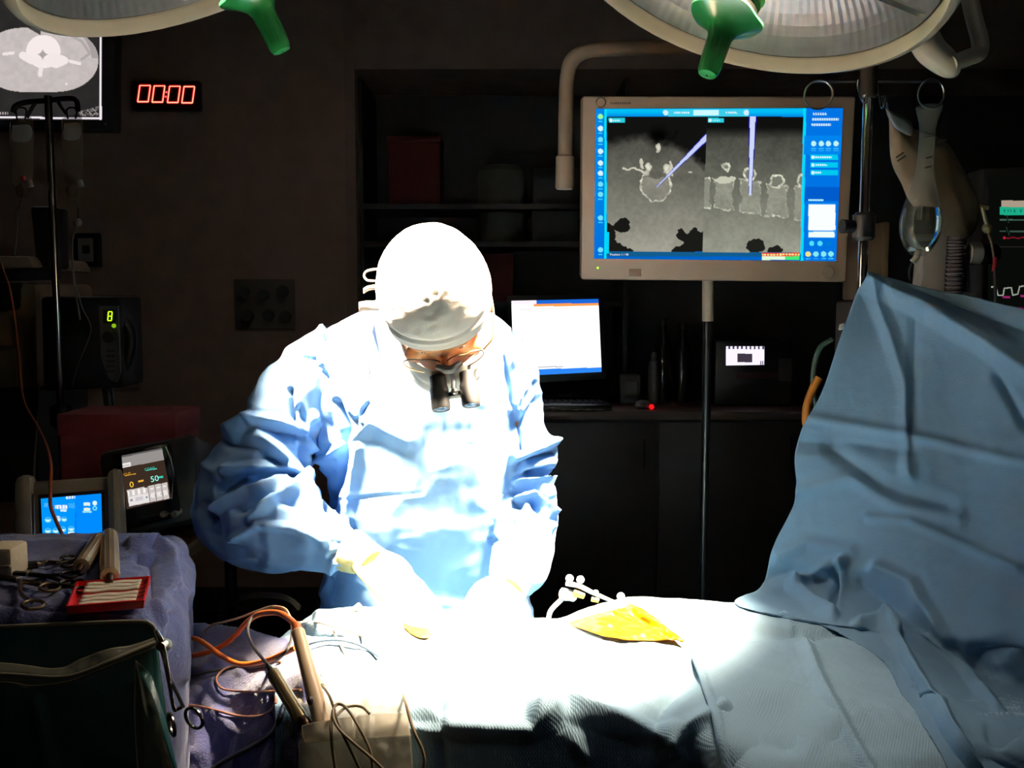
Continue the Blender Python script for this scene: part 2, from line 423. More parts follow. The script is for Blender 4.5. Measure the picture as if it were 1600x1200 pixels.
clock()
# wall plates
def wall_plate():
    a = P(112, 364, WY-0.03); b = P(157, 417, WY-0.03)
    t = thing('wall_switch', 'wall switch with pale plate in a black frame below the clock', 'switch', ((a.x+b.x)/2, WY, b.z))
    bm = NB(); box(bm, (a.x, WY-0.03, b.z), (b.x, WY, a.z), 0.006); add_bm('frame', bm, black, t)
    a = P(121, 372, WY-0.036); b = P(146, 409, WY-0.036)
    bm = NB(); box(bm, (a.x, WY-0.036, b.z), (b.x, WY-0.03, a.z), 0.002); add_bm('plate', bm, M('pale_plate', (190, 180, 175), 0.5), t)
    a = P(128, 383, WY-0.042); b = P(140, 396, WY-0.042)
    bm = NB(); box(bm, (a.x, WY-0.042, b.z), (b.x, WY-0.036, a.z), 0.002); add_bm('button', bm, dark_m, t)
wall_plate()
def wall_panel():
    a = P(100, 460, WY-0.02); b = P(218, 606, WY-0.02)
    t = thing('wall_panel', 'grey service panel on the wall behind the black suction unit', 'panel', ((a.x+b.x)/2, WY, b.z))
    bm = NB(); box(bm, (a.x, WY-0.02, b.z), (b.x, WY, a.z), 0.004); add_bm('plate', bm, M('warm_grey_plate', (165, 142, 130), 0.6), t)
    for py in (480, 586):
        for px in (110, 210):
            bm = NB(); c = P(px, py, WY-0.02); cyl(bm, c, c+Vector((0, -0.004, 0)), 0.006, 10); add_bm('screw', bm, steel, t)
wall_panel()
def gas_outlets():
    a = P(364, 436, WY-0.03); b = P(460, 514, WY-0.03)
    t = thing('gas_outlet_panel', 'dark grey green gas outlet panel on the wall left of the surgeon', 'outlet panel', ((a.x+b.x)/2, WY, b.z))
    bm = NB(); box(bm, (a.x, WY-0.015, b.z), (b.x, WY, a.z), 0.004); add_bm('plate', bm, M('grey_green_plate', (125, 112, 102), 0.6), t)
    for i, (px, py) in enumerate([(382, 455), (412, 460), (442, 455), (388, 494), (420, 492), (446, 495)]):
        bm = NB(); c = P(px, py, WY-0.015); cyl(bm, c, c+Vector((0, -0.035, 0)), 0.03, 14, 0.024); add_bm('socket', bm, M('grey_green', (74, 78, 72), 0.5), t)
gas_outlets()

# ================================================================ counter along the recess
CT = P(1000, 643, 4.0).z
def counter():
    t = thing('counter', 'long dark counter with a worn wooden top under the recess', 'counter', (1.0, 4.3, 0))
    x0, x1 = -0.62, 3.1
    bm = NB(); box(bm, (x0, 4.0, CT-0.035), (x1, 4.68, CT), 0.005); add_bm('countertop', bm, M('brown_counter_top', (112, 88, 76), 0.5), t)
    n = 6; dx = (x1-x0)/n
    bm = NB(); box(bm, (x0, 4.06, 0.0), (x1, 4.68, CT-0.037)); add_bm('carcass', bm, dark_m, t, 0)
    for i in range(n):
        bm = NB(); box(bm, (x0+i*dx+0.006, 4.035, 0.1), (x0+(i+1)*dx-0.006, 4.06, CT-0.05), 0.003); d = add_bm('door', bm, M('dark_brown_door', (58, 48, 44), 0.5), t)
        bm = NB(); xx = x0+(i+1)*dx-0.06; tube(bm, [(xx, 4.035, CT-0.25), (xx, 4.01, CT-0.24), (xx, 4.01, CT-0.13), (xx, 4.035, CT-0.12)], 0.004, 6)
        h = add_bm('handle', bm, blackm, d)
counter()
# laptop
def laptop():
    Y = 4.25; t = thing('laptop', 'open dark laptop with a bright white document on its screen', 'laptop', (0.2, 4.2, CT))
    q = [(799, 470), (935, 467), (940, 581), (803, 588)]
    o = [(792, 462), (942, 459), (948, 592), (797, 600)]; PL = Plane(o, [Y+0.03, Y+0.03, Y, Y])
    lidp = slab_px('lid', o, PL, 0.012, black, t, 0.003)
    def fn(X, Y_):
        c = np.tile(np.array([255., 255, 255]), (len(X), 1))
        v = (Y_-(470-(X-799)*0.02))
        tb = v < 6; c[tb] = np.where(X[tb, None] < 838, (235, 215, 235), (20, 90, 190))
        ob = (v >= 6) & (v < 10) & (X > 834); c[ob] = (232, 140, 70)
        ln = (v > 13) & (v < 14.4) & (X > 812) & (X < 900); c[ln] = (205, 205, 210)
        b = Y_ > 577-(X-799)*0.03; c[b & (Y_ > 578-(X-799)*0.03)] = (40, 120, 220)
        l2 = (np.abs(Y_-(573.5-(X-840)*0.02)) < 0.8) & (X > 840) & (X < 880); c[l2] = (150, 150, 160)
        return c
    lit_screen('screen', q, PL, 180, 150, fn, lidp, 1.35)
    a = P(797, 600, Y); b = P(948, 592, Y)
    bm = NB(); box(bm, (a.x, 4.02, CT), (b.x, Y+0.01, CT+0.025), 0.005); add_bm('keyboard_deck', bm, M('dark_laptop_deck', (42, 38, 36), 0.35), t)
    for r in range(5):
        for k in range(13):
            bm = NB(); x = a.x+0.02+k*(b.x-a.x-0.04)/13; y = 4.10+r*0.026
            box(bm, (x, y, CT+0.025), (x+0.022, y+0.02, CT+0.029), 0.001, 1); add_bm('key', bm, black, t)
    bm = NB(); x = (a.x+b.x)/2; box(bm, (x-0.045, 4.03, CT+0.025), (x+0.045, 4.085, CT+0.0262)); add_bm('trackpad', bm, greyp, t)
laptop()
# paper sheets by the laptop
def papers():
    for i, (x, y, rz, l) in enumerate([(0.19, 4.01, 0.15, 'white paper sheet on the counter in front of the laptop, leftmost'), ]):
        t = thing('paper_sheet', 'crumpled pale paper slip lying on the counter edge before the laptop', 'paper', (x, y, CT))
        p = [P(862, 632, 4.0), P(905, 622, 4.02), P(945, 619, 4.02)]
        G = np.zeros((6, 14, 3))
        for u in range(6):
            for v in range(14):
                xx = p[0].x+(p[2].x-p[0].x)*v/13; yy = 4.002+u*0.012+v*0.0006
                G[u, v] = (xx, yy, CT+0.004+0.004*abs(math.sin(v*1.1+u)))
        sheet_mesh('sheet', G, M('paper', (205, 195, 185), 0.8), t, 0.001)
papers()
# counter clutter
def mouse():
    c = P(1006, 612, 4.12)
    t = thing('computer_mouse', 'grey computer mouse glowing red underneath on the counter', 'mouse', (c.x, 4.12, CT))
    bm = NB(); lathe(bm, [(0.03, 0.004), (0.034, 0.012), (0.03, 0.026), (0.016, 0.034), (0.002, 0.036)], (c.x, 4.12, CT), (0, 0, 1), 20, lambda a, r, h: (r*(1+0.45*abs(math.cos(a))), h)); add_bm('shell', bm, greyp, t)
    bm = NB(); p = P(1019, 615, 4.06); ball(bm, (p.x, 4.07, CT+0.012), 0.011, 12); add_bm('light', bm, E('mouse_red', (255, 22, 30), 1.2), t)
    wire('cable', [(c.x, 4.16, CT+0.012), (c.x+0.02, 4.28, CT+0.005), (c.x+0.10, 4.45, CT+0.005)], 0.0025, black, t)
mouse()
def spray():
    a = P(1022, 540, 4.3)
    t = thing('spray_canister', 'slim grey canister standing on the counter behind the mouse', 'canister', (a.x, 4.3, CT))
    bm = NB(); lathe(bm, [(0.024, 0), (0.026, 0.01), (0.026, 0.17), (0.02, 0.19), (0.012, 0.195)], (a.x, 4.3, CT), (0, 0, 1), 20); add_bm('can', bm, M('grey_can', (128, 118, 112), 0.5), t)
    bm = NB(); lathe(bm, [(0.012, 0), (0.013, 0.03), (0.008, 0.04)], (a.x, 4.3, CT+0.193), (0, 0, 1), 16); add_bm('cap', bm, greyp, t)
    for px, h, nm, lb in ((1036, 0.36, 'bottle', 'tall dark bottle with clear side behind the canister'), (1066, 0.34, 'bottle', 'tall dark bottle right of the canister on the counter')):
        p = P(px, 540, 4.42); t = thing(nm, lb, 'bottle', (p.x, 4.42, CT))
        bm = NB(); lathe(bm, [(0.038, 0), (0.042, 0.01), (0.042, h*0.7), (0.02, h*0.85), (0.018, h)], (p.x, 4.42, CT), (0, 0, 1), 22); add_bm('body', bm, M('dark_glass', (38, 36, 34), 0.12), t)
        bm = NB(); lathe(bm, [(0.021, 0), (0.021, 0.03), (0.018, 0.034)], (p.x, 4.42, CT+h-0.008), (0, 0, 1), 18); add_bm('cap', bm, black, t)
    c = P(983, 600, 4.3); t = thing('small_carton', 'small grey carton on the counter right of the laptop', 'carton', (c.x, 4.3, CT))
    bm = NB(); box(bm, (c.x-0.04, 4.3, CT), (c.x+0.05, 4.4, CT+0.13), 0.004); add_bm('box', bm, M('dim_carton', (92, 84, 80), 0.7), t)
    bm = NB(); box(bm, (c.x-0.02, 4.296, CT+0.03), (c.x+0.035, 4.3, CT+0.1), 0.001); add_bm('label_patch', bm, greyp, t)
spray()
def printer():
    Y = 4.2; t = thing('image_printer', 'black image printer with a small bright white display on the counter', 'printer', (1.1, 4.3, CT))
    a = P(1118, 532, Y); b = P(1240, 532, Y)
    bm = NB(); box(bm, (a.x, Y, CT), (b.x, Y+0.35, a.z), 0.012); add_bm('body', bm, M('black_housing', (24, 21, 20), 0.4), t)
    q = [(1134, 541), (1194, 541), (1194, 570), (1134, 571)]
    def fn(X, Y_):
        c = np.tile(np.array([245., 238, 255]), (len(X), 1))
        c[(X > 1152) & (X < 1175) & (Y_ > 552.5) & (Y_ < 566)] = (62, 52, 66)
        c[(Y_ < 545.5) & (np.sin(X*0.95) > 0.25)] = (60, 50, 80)
        c[(Y_ > 564) & (X > 1187) & (np.sin(X*2) > 0)] = (80, 70, 90)
        return c
    lit_screen('display', q, Y, 120, 60, fn, t, 1.1, 0.003)
    bm = NB(); x0 = P(1150, 585, Y).x; x1 = P(1225, 585, Y).x; z0 = P(1150, 592, Y).z; z1 = P(1150, 582, Y).z
    box(bm, (x0, Y-0.003, z0), (x1, Y, z1), 0.001); add_bm('print_slot', bm, M('maroon_slot', (60, 24, 24), 0.5), t)
    bm = NB(); x0 = P(1216, 585, Y).x; x1 = P(1238, 585, Y).x
    box(bm, (x0, Y-0.006, P(0, 596, Y).z), (x1, Y, P(0, 560, Y).z), 0.002); add_bm('key_panel', bm, M('dim_keys', (60, 52, 50), 0.5), t)
printer()
def cables_right():
    om = M('orange_rubber', (205, 120, 35), 0.5); gm = M('green_rubber', (52, 70, 60), 0.5)
    t = thing('hanging_cables', 'orange and dark green cables looped beside the blue screen drape', 'cable', tuple(P(1265, 640, 2.1)))
    wire('cable', [(1280, 590, 2.1), (1268, 612, 2.1), (1260, 640, 2.1), (1262, 668, 2.1), (1290, 690, 2.12)], 0.009, om, t)
    wire('cable', [(1300, 530, 2.15), (1280, 545, 2.15), (1271, 580, 2.15), (1272, 620, 2.15), (1285, 660, 2.15)], 0.006, gm, t)
cables_right()

# ================================================================ main navigation monitor
def main_monitor():
    Q = [(910, 150), (1338, 150), (1322, 441), (908, 437)]; Ys = Plane(Q, [2.17, 2.17, 2.22, 2.22])
    base = P(1106, 600, 2.32)
    t = thing('surgical_navigation_monitor', 'large beige monitor showing spine scans on a blue interface', 'monitor', (base.x, 2.32, 0))
    slab_px('bezel', [(910, 150), (1338, 150), (1322, 441), (908, 437)], Ys, 0.06, M('warm_beige_bezel', (170, 143, 118), 0.5), t, 0.006)
    q = [(931, 170), (1317, 169), (1306, 408), (928, 404)]
    rng = np.random.RandomState(3)
    def fn(X, Y):
        n = len(X); c = np.tile(np.array([0., 108, 210]), (n, 1)); p3 = np.stack([X, Y, np.zeros(n)], 1)
        q2 = np.stack([X, Y], 1)
        S = lambda a, b, x: np.clip((x-a)/(b-a), 0, 1)
        def put(mask, col, a=1.0):
            a = np.asarray(a, float); a = a[mask][:, None] if a.ndim else a
            c[mask] = c[mask]*(1-a)+np.array(col, float)*a
        nz = fbm(p3*0.22, 3, 5)*9+fbm(p3*0.05, 2, 8)*9
        # top bar
        tb = Y < 182; put(tb, (0, 190, 245)); put(tb, (0, 120, 225), S(175, 182, Y)*0.8)
        put(tb & (X > 1044) & (X < 1170) & (Y > 171), (60, 205, 235)); put(tb & (np.abs(X-1103) < 20) & (np.abs(Y-176) < 4), (205, 250, 255))
        for cx, hw in ((1065, 12), (1142, 9)): put(tb & (np.abs(X-cx) < hw) & (np.abs(Y-176) < 1.6) & (np.sin(X*1.9) > -0.5), (225, 250, 255))
        for cx in (1040, 1166): put((X-cx)**2+(Y-176)**2 < 18, (205, 240, 255))
        # left scan
        L = (X > 948) & (X < 1104-(Y-182)*0.03) & (Y > 182) & (Y < 393)
        X0, Y0 = X, Y; wob = fbm(p3*0.16, 2, 21); wob2 = fbm(p3*0.16+40, 2, 22); mod = 0.78+0.35*fbm(p3*0.25, 2, 23)
        g = 78+88*S(215, 400, Y)+nz; X = X0+3.2*wob; Y = Y0+3.2*wob2; q2 = np.stack([X, Y], 1)
        tis = S(-6, 10, Y-(212+((X-1000)/46)**2*9+np.where(X > 1040, (X-1040)*0.05, 0)))
        v = 18+(g-18)*tis
        notch = np.exp(-(((X-1029)/13)**2+((Y-212)/12)**2)); v = v*(1-0.85*np.minimum(notch*1.3, 1))
        for cx, cy_, rx, ry, val in ((1028, 230, 4, 7, 225), (1013, 260, 6, 7, 235), (1041, 262, 6, 7, 235), (1010, 270, 6, 5, 200), (1045, 268, 5, 5, 220), (1077, 268, 3, 2, 200), (1000, 255, 2, 7, 200), (1012, 298, 5, 5, 170)):
            d = ((X-cx)/rx)**2+((Y-cy_)/ry)**2; v = np.where(d < 1, np.maximum(v, val*(1-0.25*d)), v)
        d = np.sqrt(((X-1025)/23)**2+((Y-287)/26)**2); v = np.where((d < 1) & (Y > 276), 138+nz, v); v = np.where((np.abs(d-1) < 0.055) & (Y > 272), 205*mod+35, v)
        d = ((X-1026)/9)**2+((Y-272)/6)**2; v = np.where(d < 1, 96+nz, v)
        for ln, wd in (([(973, 262), (992, 262), (1006, 270)], 1.6), ([(1003, 262), (1001, 250)], 2.0), ([(1050, 270), (1047, 252)], 2.0)): v = np.where(polydist(q2, ln) < wd, 205, v)
        v = np.where(polydist(q2, [(1040, 225), (1058, 205)]) < 3, v*0.78, v)
        v = np.where(((X-973)/13)**2+((Y-351)/11)**2 < 1, 24, v)
        ll = (Y > 348+(X-948)*0.2) & (X < 962) | (Y > 368+(X-948)*0.55+(X < 955)*0) & (X < 990) & (Y > 372); v = np.where(ll, 26, v)
        lr = (X > 1056+9*np.sin(Y*0.22)+(392-Y)*0.25) & (Y > 362-(X-1056)*0.12+4*np.sin(X*0.3)); v = np.where(lr, 27, v)
        X, Y = X0, Y0; q2 = np.stack([X, Y], 1)
        col = np.stack([v*0.98, v*0.97, v*0.88], 1); c[L] = col[L]
        # right scan
        R = (X > 1104-(Y-182)*0.03) & (X < 1257-(Y-182)*0.02) & (Y > 182) & (Y < 395)
        g = 72+88*S(205, 400, Y)+nz; v = 16+(g-16)*S(198, 216, Y); X = X0+3.4*wob; Y = Y0+3.4*wob2
        for cx, y0, hw, hh in ((1103, 300, 8, 24), (1131, 302, 16, 23), (1172, 306, 17, 25), (1214, 312, 17, 25), (1253, 316, 13, 26)):
            xx = X-cx; yy = Y-y0-xx*0.14; ins = np.maximum(np.abs(xx)/(hw-1.5*np.cos(yy/hh*1.4)*2), np.abs(yy)/hh)
            v = np.where(ins < 1, 146+nz+8*fbm(p3*0.4, 2, 3), v); v = np.where((np.abs(ins-1) < 0.06) & (np.abs(yy) > hh*0.7), 195*mod+25, v)
            v = np.where((np.abs(ins-1) < 0.05), np.maximum(v, 160*mod+20), v)
        v = np.where(((X-1133)/17)**2+((Y-279)/5)**2 < 1, 205, v)
        for cx, cy_, r in ((1135, 258, 5), (1172, 270, 9), (1214, 281, 10), (1256, 280, 10)):
            d = np.hypot(X-cx, Y-cy_); v = np.where(np.abs(d-r) < 1.9, 190*mod+50, v); v = np.where(d < r-2, 125, v)
        for cx, cy_, rx, ry in ((1180, 384, 15, 12), (1211, 391, 12, 8)): v = np.where(((X-cx)/rx)**2+((Y-cy_)/ry)**2 < 1, 32, v)
        X, Y = X0, Y0
        col = np.stack([v*0.97, v*0.98, v*0.88], 1); c[R] = col[R]
        # needles
        d1 = polydist(q2, [(1104, 213), (1026, 290)]); t1 = np.clip((1104-X)/78, 0, 1)
        put((d1 < 5.2-4.2*t1) & L, (20, 20, 160)); put((d1 < 3.8-3.2*t1) & L, (200, 210, 250))
        d2 = np.abs(X-(1176-(Y-182)*0.035)); t2 = np.clip((Y-182)/121, 0, 1)
        put((d2 < 6.4-4*t2) & R & (Y < 300), (25, 15, 150)); put((d2 < 4.4-2.6*t2) & R & (Y < 303), (205, 215, 250))
        for x0 in (951, 1106): put((X > x0) & (X < x0+25) & (Y > 184) & (Y < 191), (40, 205, 225)); put((X > x0+7) & (X < x0+18) & (np.abs(Y-187.5) < 1.3) & (np.sin(X*1.7) > -0.5), (190, 250, 250)); put((X-x0-3.5)**2+(Y-187.5)**2 < 6, (230, 250, 250))
        # bottom strip
        B = (Y > 392.5+(X-948)*0.006) & (X > 944) & (X < 1260); put(B, (18, 92, 142)); put(B & (Y > 400.5), (0, 98, 200))
        st = (X > 1190) & (X < 1249); put(st & (Y > 394.5) & (Y <= 400), (235, 70, 55)); put(st & (np.abs(Y-397.5) < 1.4) & (np.sin(X*1.3) > -0.55), (250, 235, 150))
        put(st & (Y > 400) & (Y < 406), (225, 250, 215)); put(st & (Y > 400) & (Y < 406) & (X > 1226), (70, 235, 120))
        # left sidebar
        sb = X < 948-(Y-182)*0.0-(Y > 182)*0; sb = X < 947; put(sb, (0, 132, 228)); put(sb, (0, 100, 215), S(300, 400, Y)*0.7)
        put((np.abs(X-946) < 1.8), (0, 225, 255)); put((np.abs(X-949) < 2.6) & (Y > 362) & (Y < 396), (0, 215, 250))
        for i, cy_ in enumerate((182, 200, 217, 235, 253, 269, 286, 302, 339, 390)):
            m = (X-938.2)**2+(Y-cy_)**2 < 17; put(m, (150, 250, 160) if i == 0 else ((210, 245, 255) if i in (1, 3, 4, 5) else (110, 225, 250)))
            put((np.abs(X-938) < 3.5) & (np.abs(Y-cy_-7.3) < 0.9), (60, 210, 250))
        # right panel
        rp = X > 1257-(Y-182)*0.02; put(rp, (0, 116, 228)); put(rp & (Y > 290) & (Y < 312), (0, 92, 205)); put(np.abs(X-(1257-(Y-182)*0.02)) < 2.2, (0, 222, 255))
        for yy, a, b in ((178, 1268, 1292), (186, 1268, 1310), (194.5, 1268, 1298)): put(rp & (np.abs(Y-yy) < 1.7) & (X > a) & (X < b) & (np.sin(X*1.7+yy) > -0.5), (205, 240, 255))
        put(rp & (Y > 211) & (Y < 240), (0, 132, 238))
        for cx in (1271, 1283, 1294, 1306): put((X-cx)**2+(Y-223)**2 < 17, (190, 245, 250)); put((np.abs(X-cx) < 4) & ((np.abs(Y-231) < 0.9) | (np.abs(Y-234) < 0.8)), (60, 190, 255))
        for i, cy_ in enumerate((244, 256, 268)):
            put((X > 1266) & (X < 1309) & (np.abs(Y-cy_) < 4), (0, 200, 240)); put((X > 1274) & (X < 1299-7*i) & (np.abs(Y-cy_) < 1.3) & (np.sin(X*1.8) > -0.6), (215, 250, 255)); put((X-1270)**2+(Y-cy_)**2 < 7, (215, 250, 255))
        put(rp & (np.abs(Y-310.5) < 1.5) & (X > 1263) & (X < 1286), (170, 235, 255))
        put((X > 1262) & (X < 1305.5) & (Y > 316) & (Y < 371), (30, 150, 240)); put((X > 1263) & (X < 1305) & (Y > 317.5) & (Y < 358.5), (250, 255, 255)); put((X > 1263) & (X < 1303.5) & (Y > 361) & (Y < 369.5), (240, 255, 250))
        for cx in (1268, 1281): put((X-cx)**2+(Y-379.5)**2 < 16, (80, 225, 250))
        put((X-1294)**2+(Y-380)**2 < 14, (0, 125, 215))
        for i, cx in enumerate((1262.5, 1274.5, 1286.5, 1298)): put((X-cx)**2+(Y-396.5)**2 < 19, (235, 230, 140) if i == 0 else (130, 235, 245)); put((np.abs(X-cx) < 4) & (np.abs(Y-404) < 0.8), (60, 200, 250))
        return c
    scr = lit_screen('screen', q, Ys, 420, 262, fn, t, 1.0, 0.0015)
    tw = E('screen_text', (240, 250, 255), 1.0)
    text('screen_text', 'Position 1 / 48', Ys.at(953, 399.3, 0.0025), (1, 0, 0), 0.0072, tw, scr)
    pr = M('grey_print', (70, 55, 45), 0.6)
    bm = NB()
    for k in range(9): x = 954+3.6*k; quadbox(bm, [Ys.at(x, 159.5+(k % 3 == 1), 0.0008), Ys.at(x+2.6, 159.5, 0.0008), Ys.at(x+2.6, 163, 0.0008), Ys.at(x, 163, 0.0008)], 0.001)
    add_bm('maker_print', bm, pr, t, 0)
    bm = NB(); torus(bm, Ys.at(939, 160, 0.001), 0.0105, 0.0016, (0.2, 1, 0.25), 20, 6); add_bm('maker_emblem', bm, pr, t)
    bm = NB(); c = Ys.at(1292, 426); cyl(bm, c, c+Vector((0, -0.006, 0)), 0.0155, 24, bev=0.002); add_bm('control_knob', bm, M('knob_beige', (165, 140, 116), 0.5), t)
    slab_px('sensor_window', [(983, 420), (1002, 420), (1002, 432), (983, 432)], Ys, 0.003, M('sensor_brown', (120, 96, 78), 0.3), t, 0.0005, off=0.001)
    bm = NB(); ball(bm, Ys.at(934, 418.5, 0.001), 0.0028, 8); add_bm('power_light', bm, E('green_led', (190, 255, 70), 1.6), t)
    slab_px('side_latch', [(1332, 335), (1338, 335), (1337, 352), (1331, 352)], 2.20, 0.02, black, t, 0.001)
    bm = NB(); a = P(1106, 425, 2.32); b = P(1106, 502, 2.32); cyl(bm, a, b, 0.0135, 20); add_bm('post_sleeve', bm, beige, t)
    bm = NB(); cyl(bm, b, (b.x, 2.32, 0.08), 0.011, 16); add_bm('post', bm, blackm, t)
    bm = NB(); lathe(bm, [(0.19, 0.0), (0.19, 0.03), (0.14, 0.06), (0.03, 0.09)], (b.x, 2.32, 0), (0, 0, 1), 32); add_bm('base', bm, black, t)
main_monitor()

# wall display with a CT slice at the left
def ct_display():
    Y = 3.6; t = thing('wall_display', 'large black wall display with a white spine scan slice at top left', 'display', tuple(P(20, 203, Y+0.1)))
    slab_px('bezel', [(-330, -70), (180, -70), (178, 204), (-330, 200)], Y, 0.07, black, t, 0.006)
    q = [(-315, -55), (161, -55), (160, 188), (-315, 186)]
    def fn(X, Yp):
        n = len(X); p3 = np.stack([X, Yp, np.zeros(n)], 1); q2 = np.stack([X, Yp], 1); c = np.zeros((n, 3)); v = 44+fbm(p3*0.05, 2, 4)*6
        right = X > -28
        dx = (X-62)/92; d = np.abs(dx)**2.3+np.abs((Yp-93)/(52+1.5*np.cos(X*0.05)))**2.2
        v = np.where((d < 1) & (Yp < 147-np.exp(-((X-75)/18)**2)*-1), 205+fbm(p3*0.15, 2, 6)*9, v)
        v = np.where(polydist(q2, [(112, 56), (128, 64), (141, 83), (128, 92)]) < 2.2, 182, v)
        v = np.where((d < 1) & (((X-104)/40)**2+((Yp-96)/50)**2 > 1) & (X > 100) & (Yp < 90), 172, v)
        v = np.where((d < 1) & (X < 64) & (Yp < 32+np.abs(X-25)*0.58), 72, v)
        e = ((X-68)/27)**2+((Yp-80)/26)**2; v = np.where(e < 1, 255, v)
        for ln, wd in (([(36, 86), (50, 94), (62, 96)], 6), ([(74, 95), (88, 100), (101, 94)], 6), ([(84, 88), (98, 92)], 6)): v = np.where(polydist(q2, ln) < wd, 252, v)
        for ln, wd in (([(6, 84), (21, 82)], 2.4), ([(110, 95), (125, 99)], 2.6), ([(64, 107), (63, 116)], 3.5)): v = np.where(polydist(q2, ln) < wd, 248, v)
        st = np.abs(X-67)**0.6+np.abs(Yp-84.5)**0.6; v = np.where(st < 3.9, 178, v)
        v = np.where((X-104)**2+(Yp-131)**2 < 4, 245, v)
        v = np.where((X > 124) & (X < 155) & (Yp > 166+0.35*np.abs(154-X)*0.7) & (Yp < 181) & (fbm(p3*np.array([0.9, 0.5, 1]), 2, 9) > 0.08), 150, v)
        v = np.where((X < 13) & (X > -10) & (np.abs(Yp-177) < 2) & (np.sin(X*1.6) > -0.3), 190, v)
        c[:] = np.stack([v, v*0.955, v*0.945], 1)
        c[~right] = 26
        ln = ((np.abs(X-157.5) < 1.6) & (Yp < 187)) | ((Yp > 181.5+(X+30)*0.012) & (Yp < 184.5+(X+30)*0.012)) & (X < 159); c[ln] = (250, 240, 248)
        return c
    lit_screen('screen', q, Y, 480, 246, fn, t, 0.92, 0.0015)
    bm = NB(); c = P(165, 194, Y-0.002); ball(bm, c, 0.004, 8); add_bm('standby_light', bm, M('dim_led', (150, 140, 150), 0.4), t)
    bm = NB(); a = P(-80, 60, Y+0.09); box(bm, (a.x-0.05, Y+0.07, a.z-0.05), (a.x+0.05, WY, a.z+0.05), 0.005); add_bm('wall_bracket', bm, blackm, t)
ct_display()
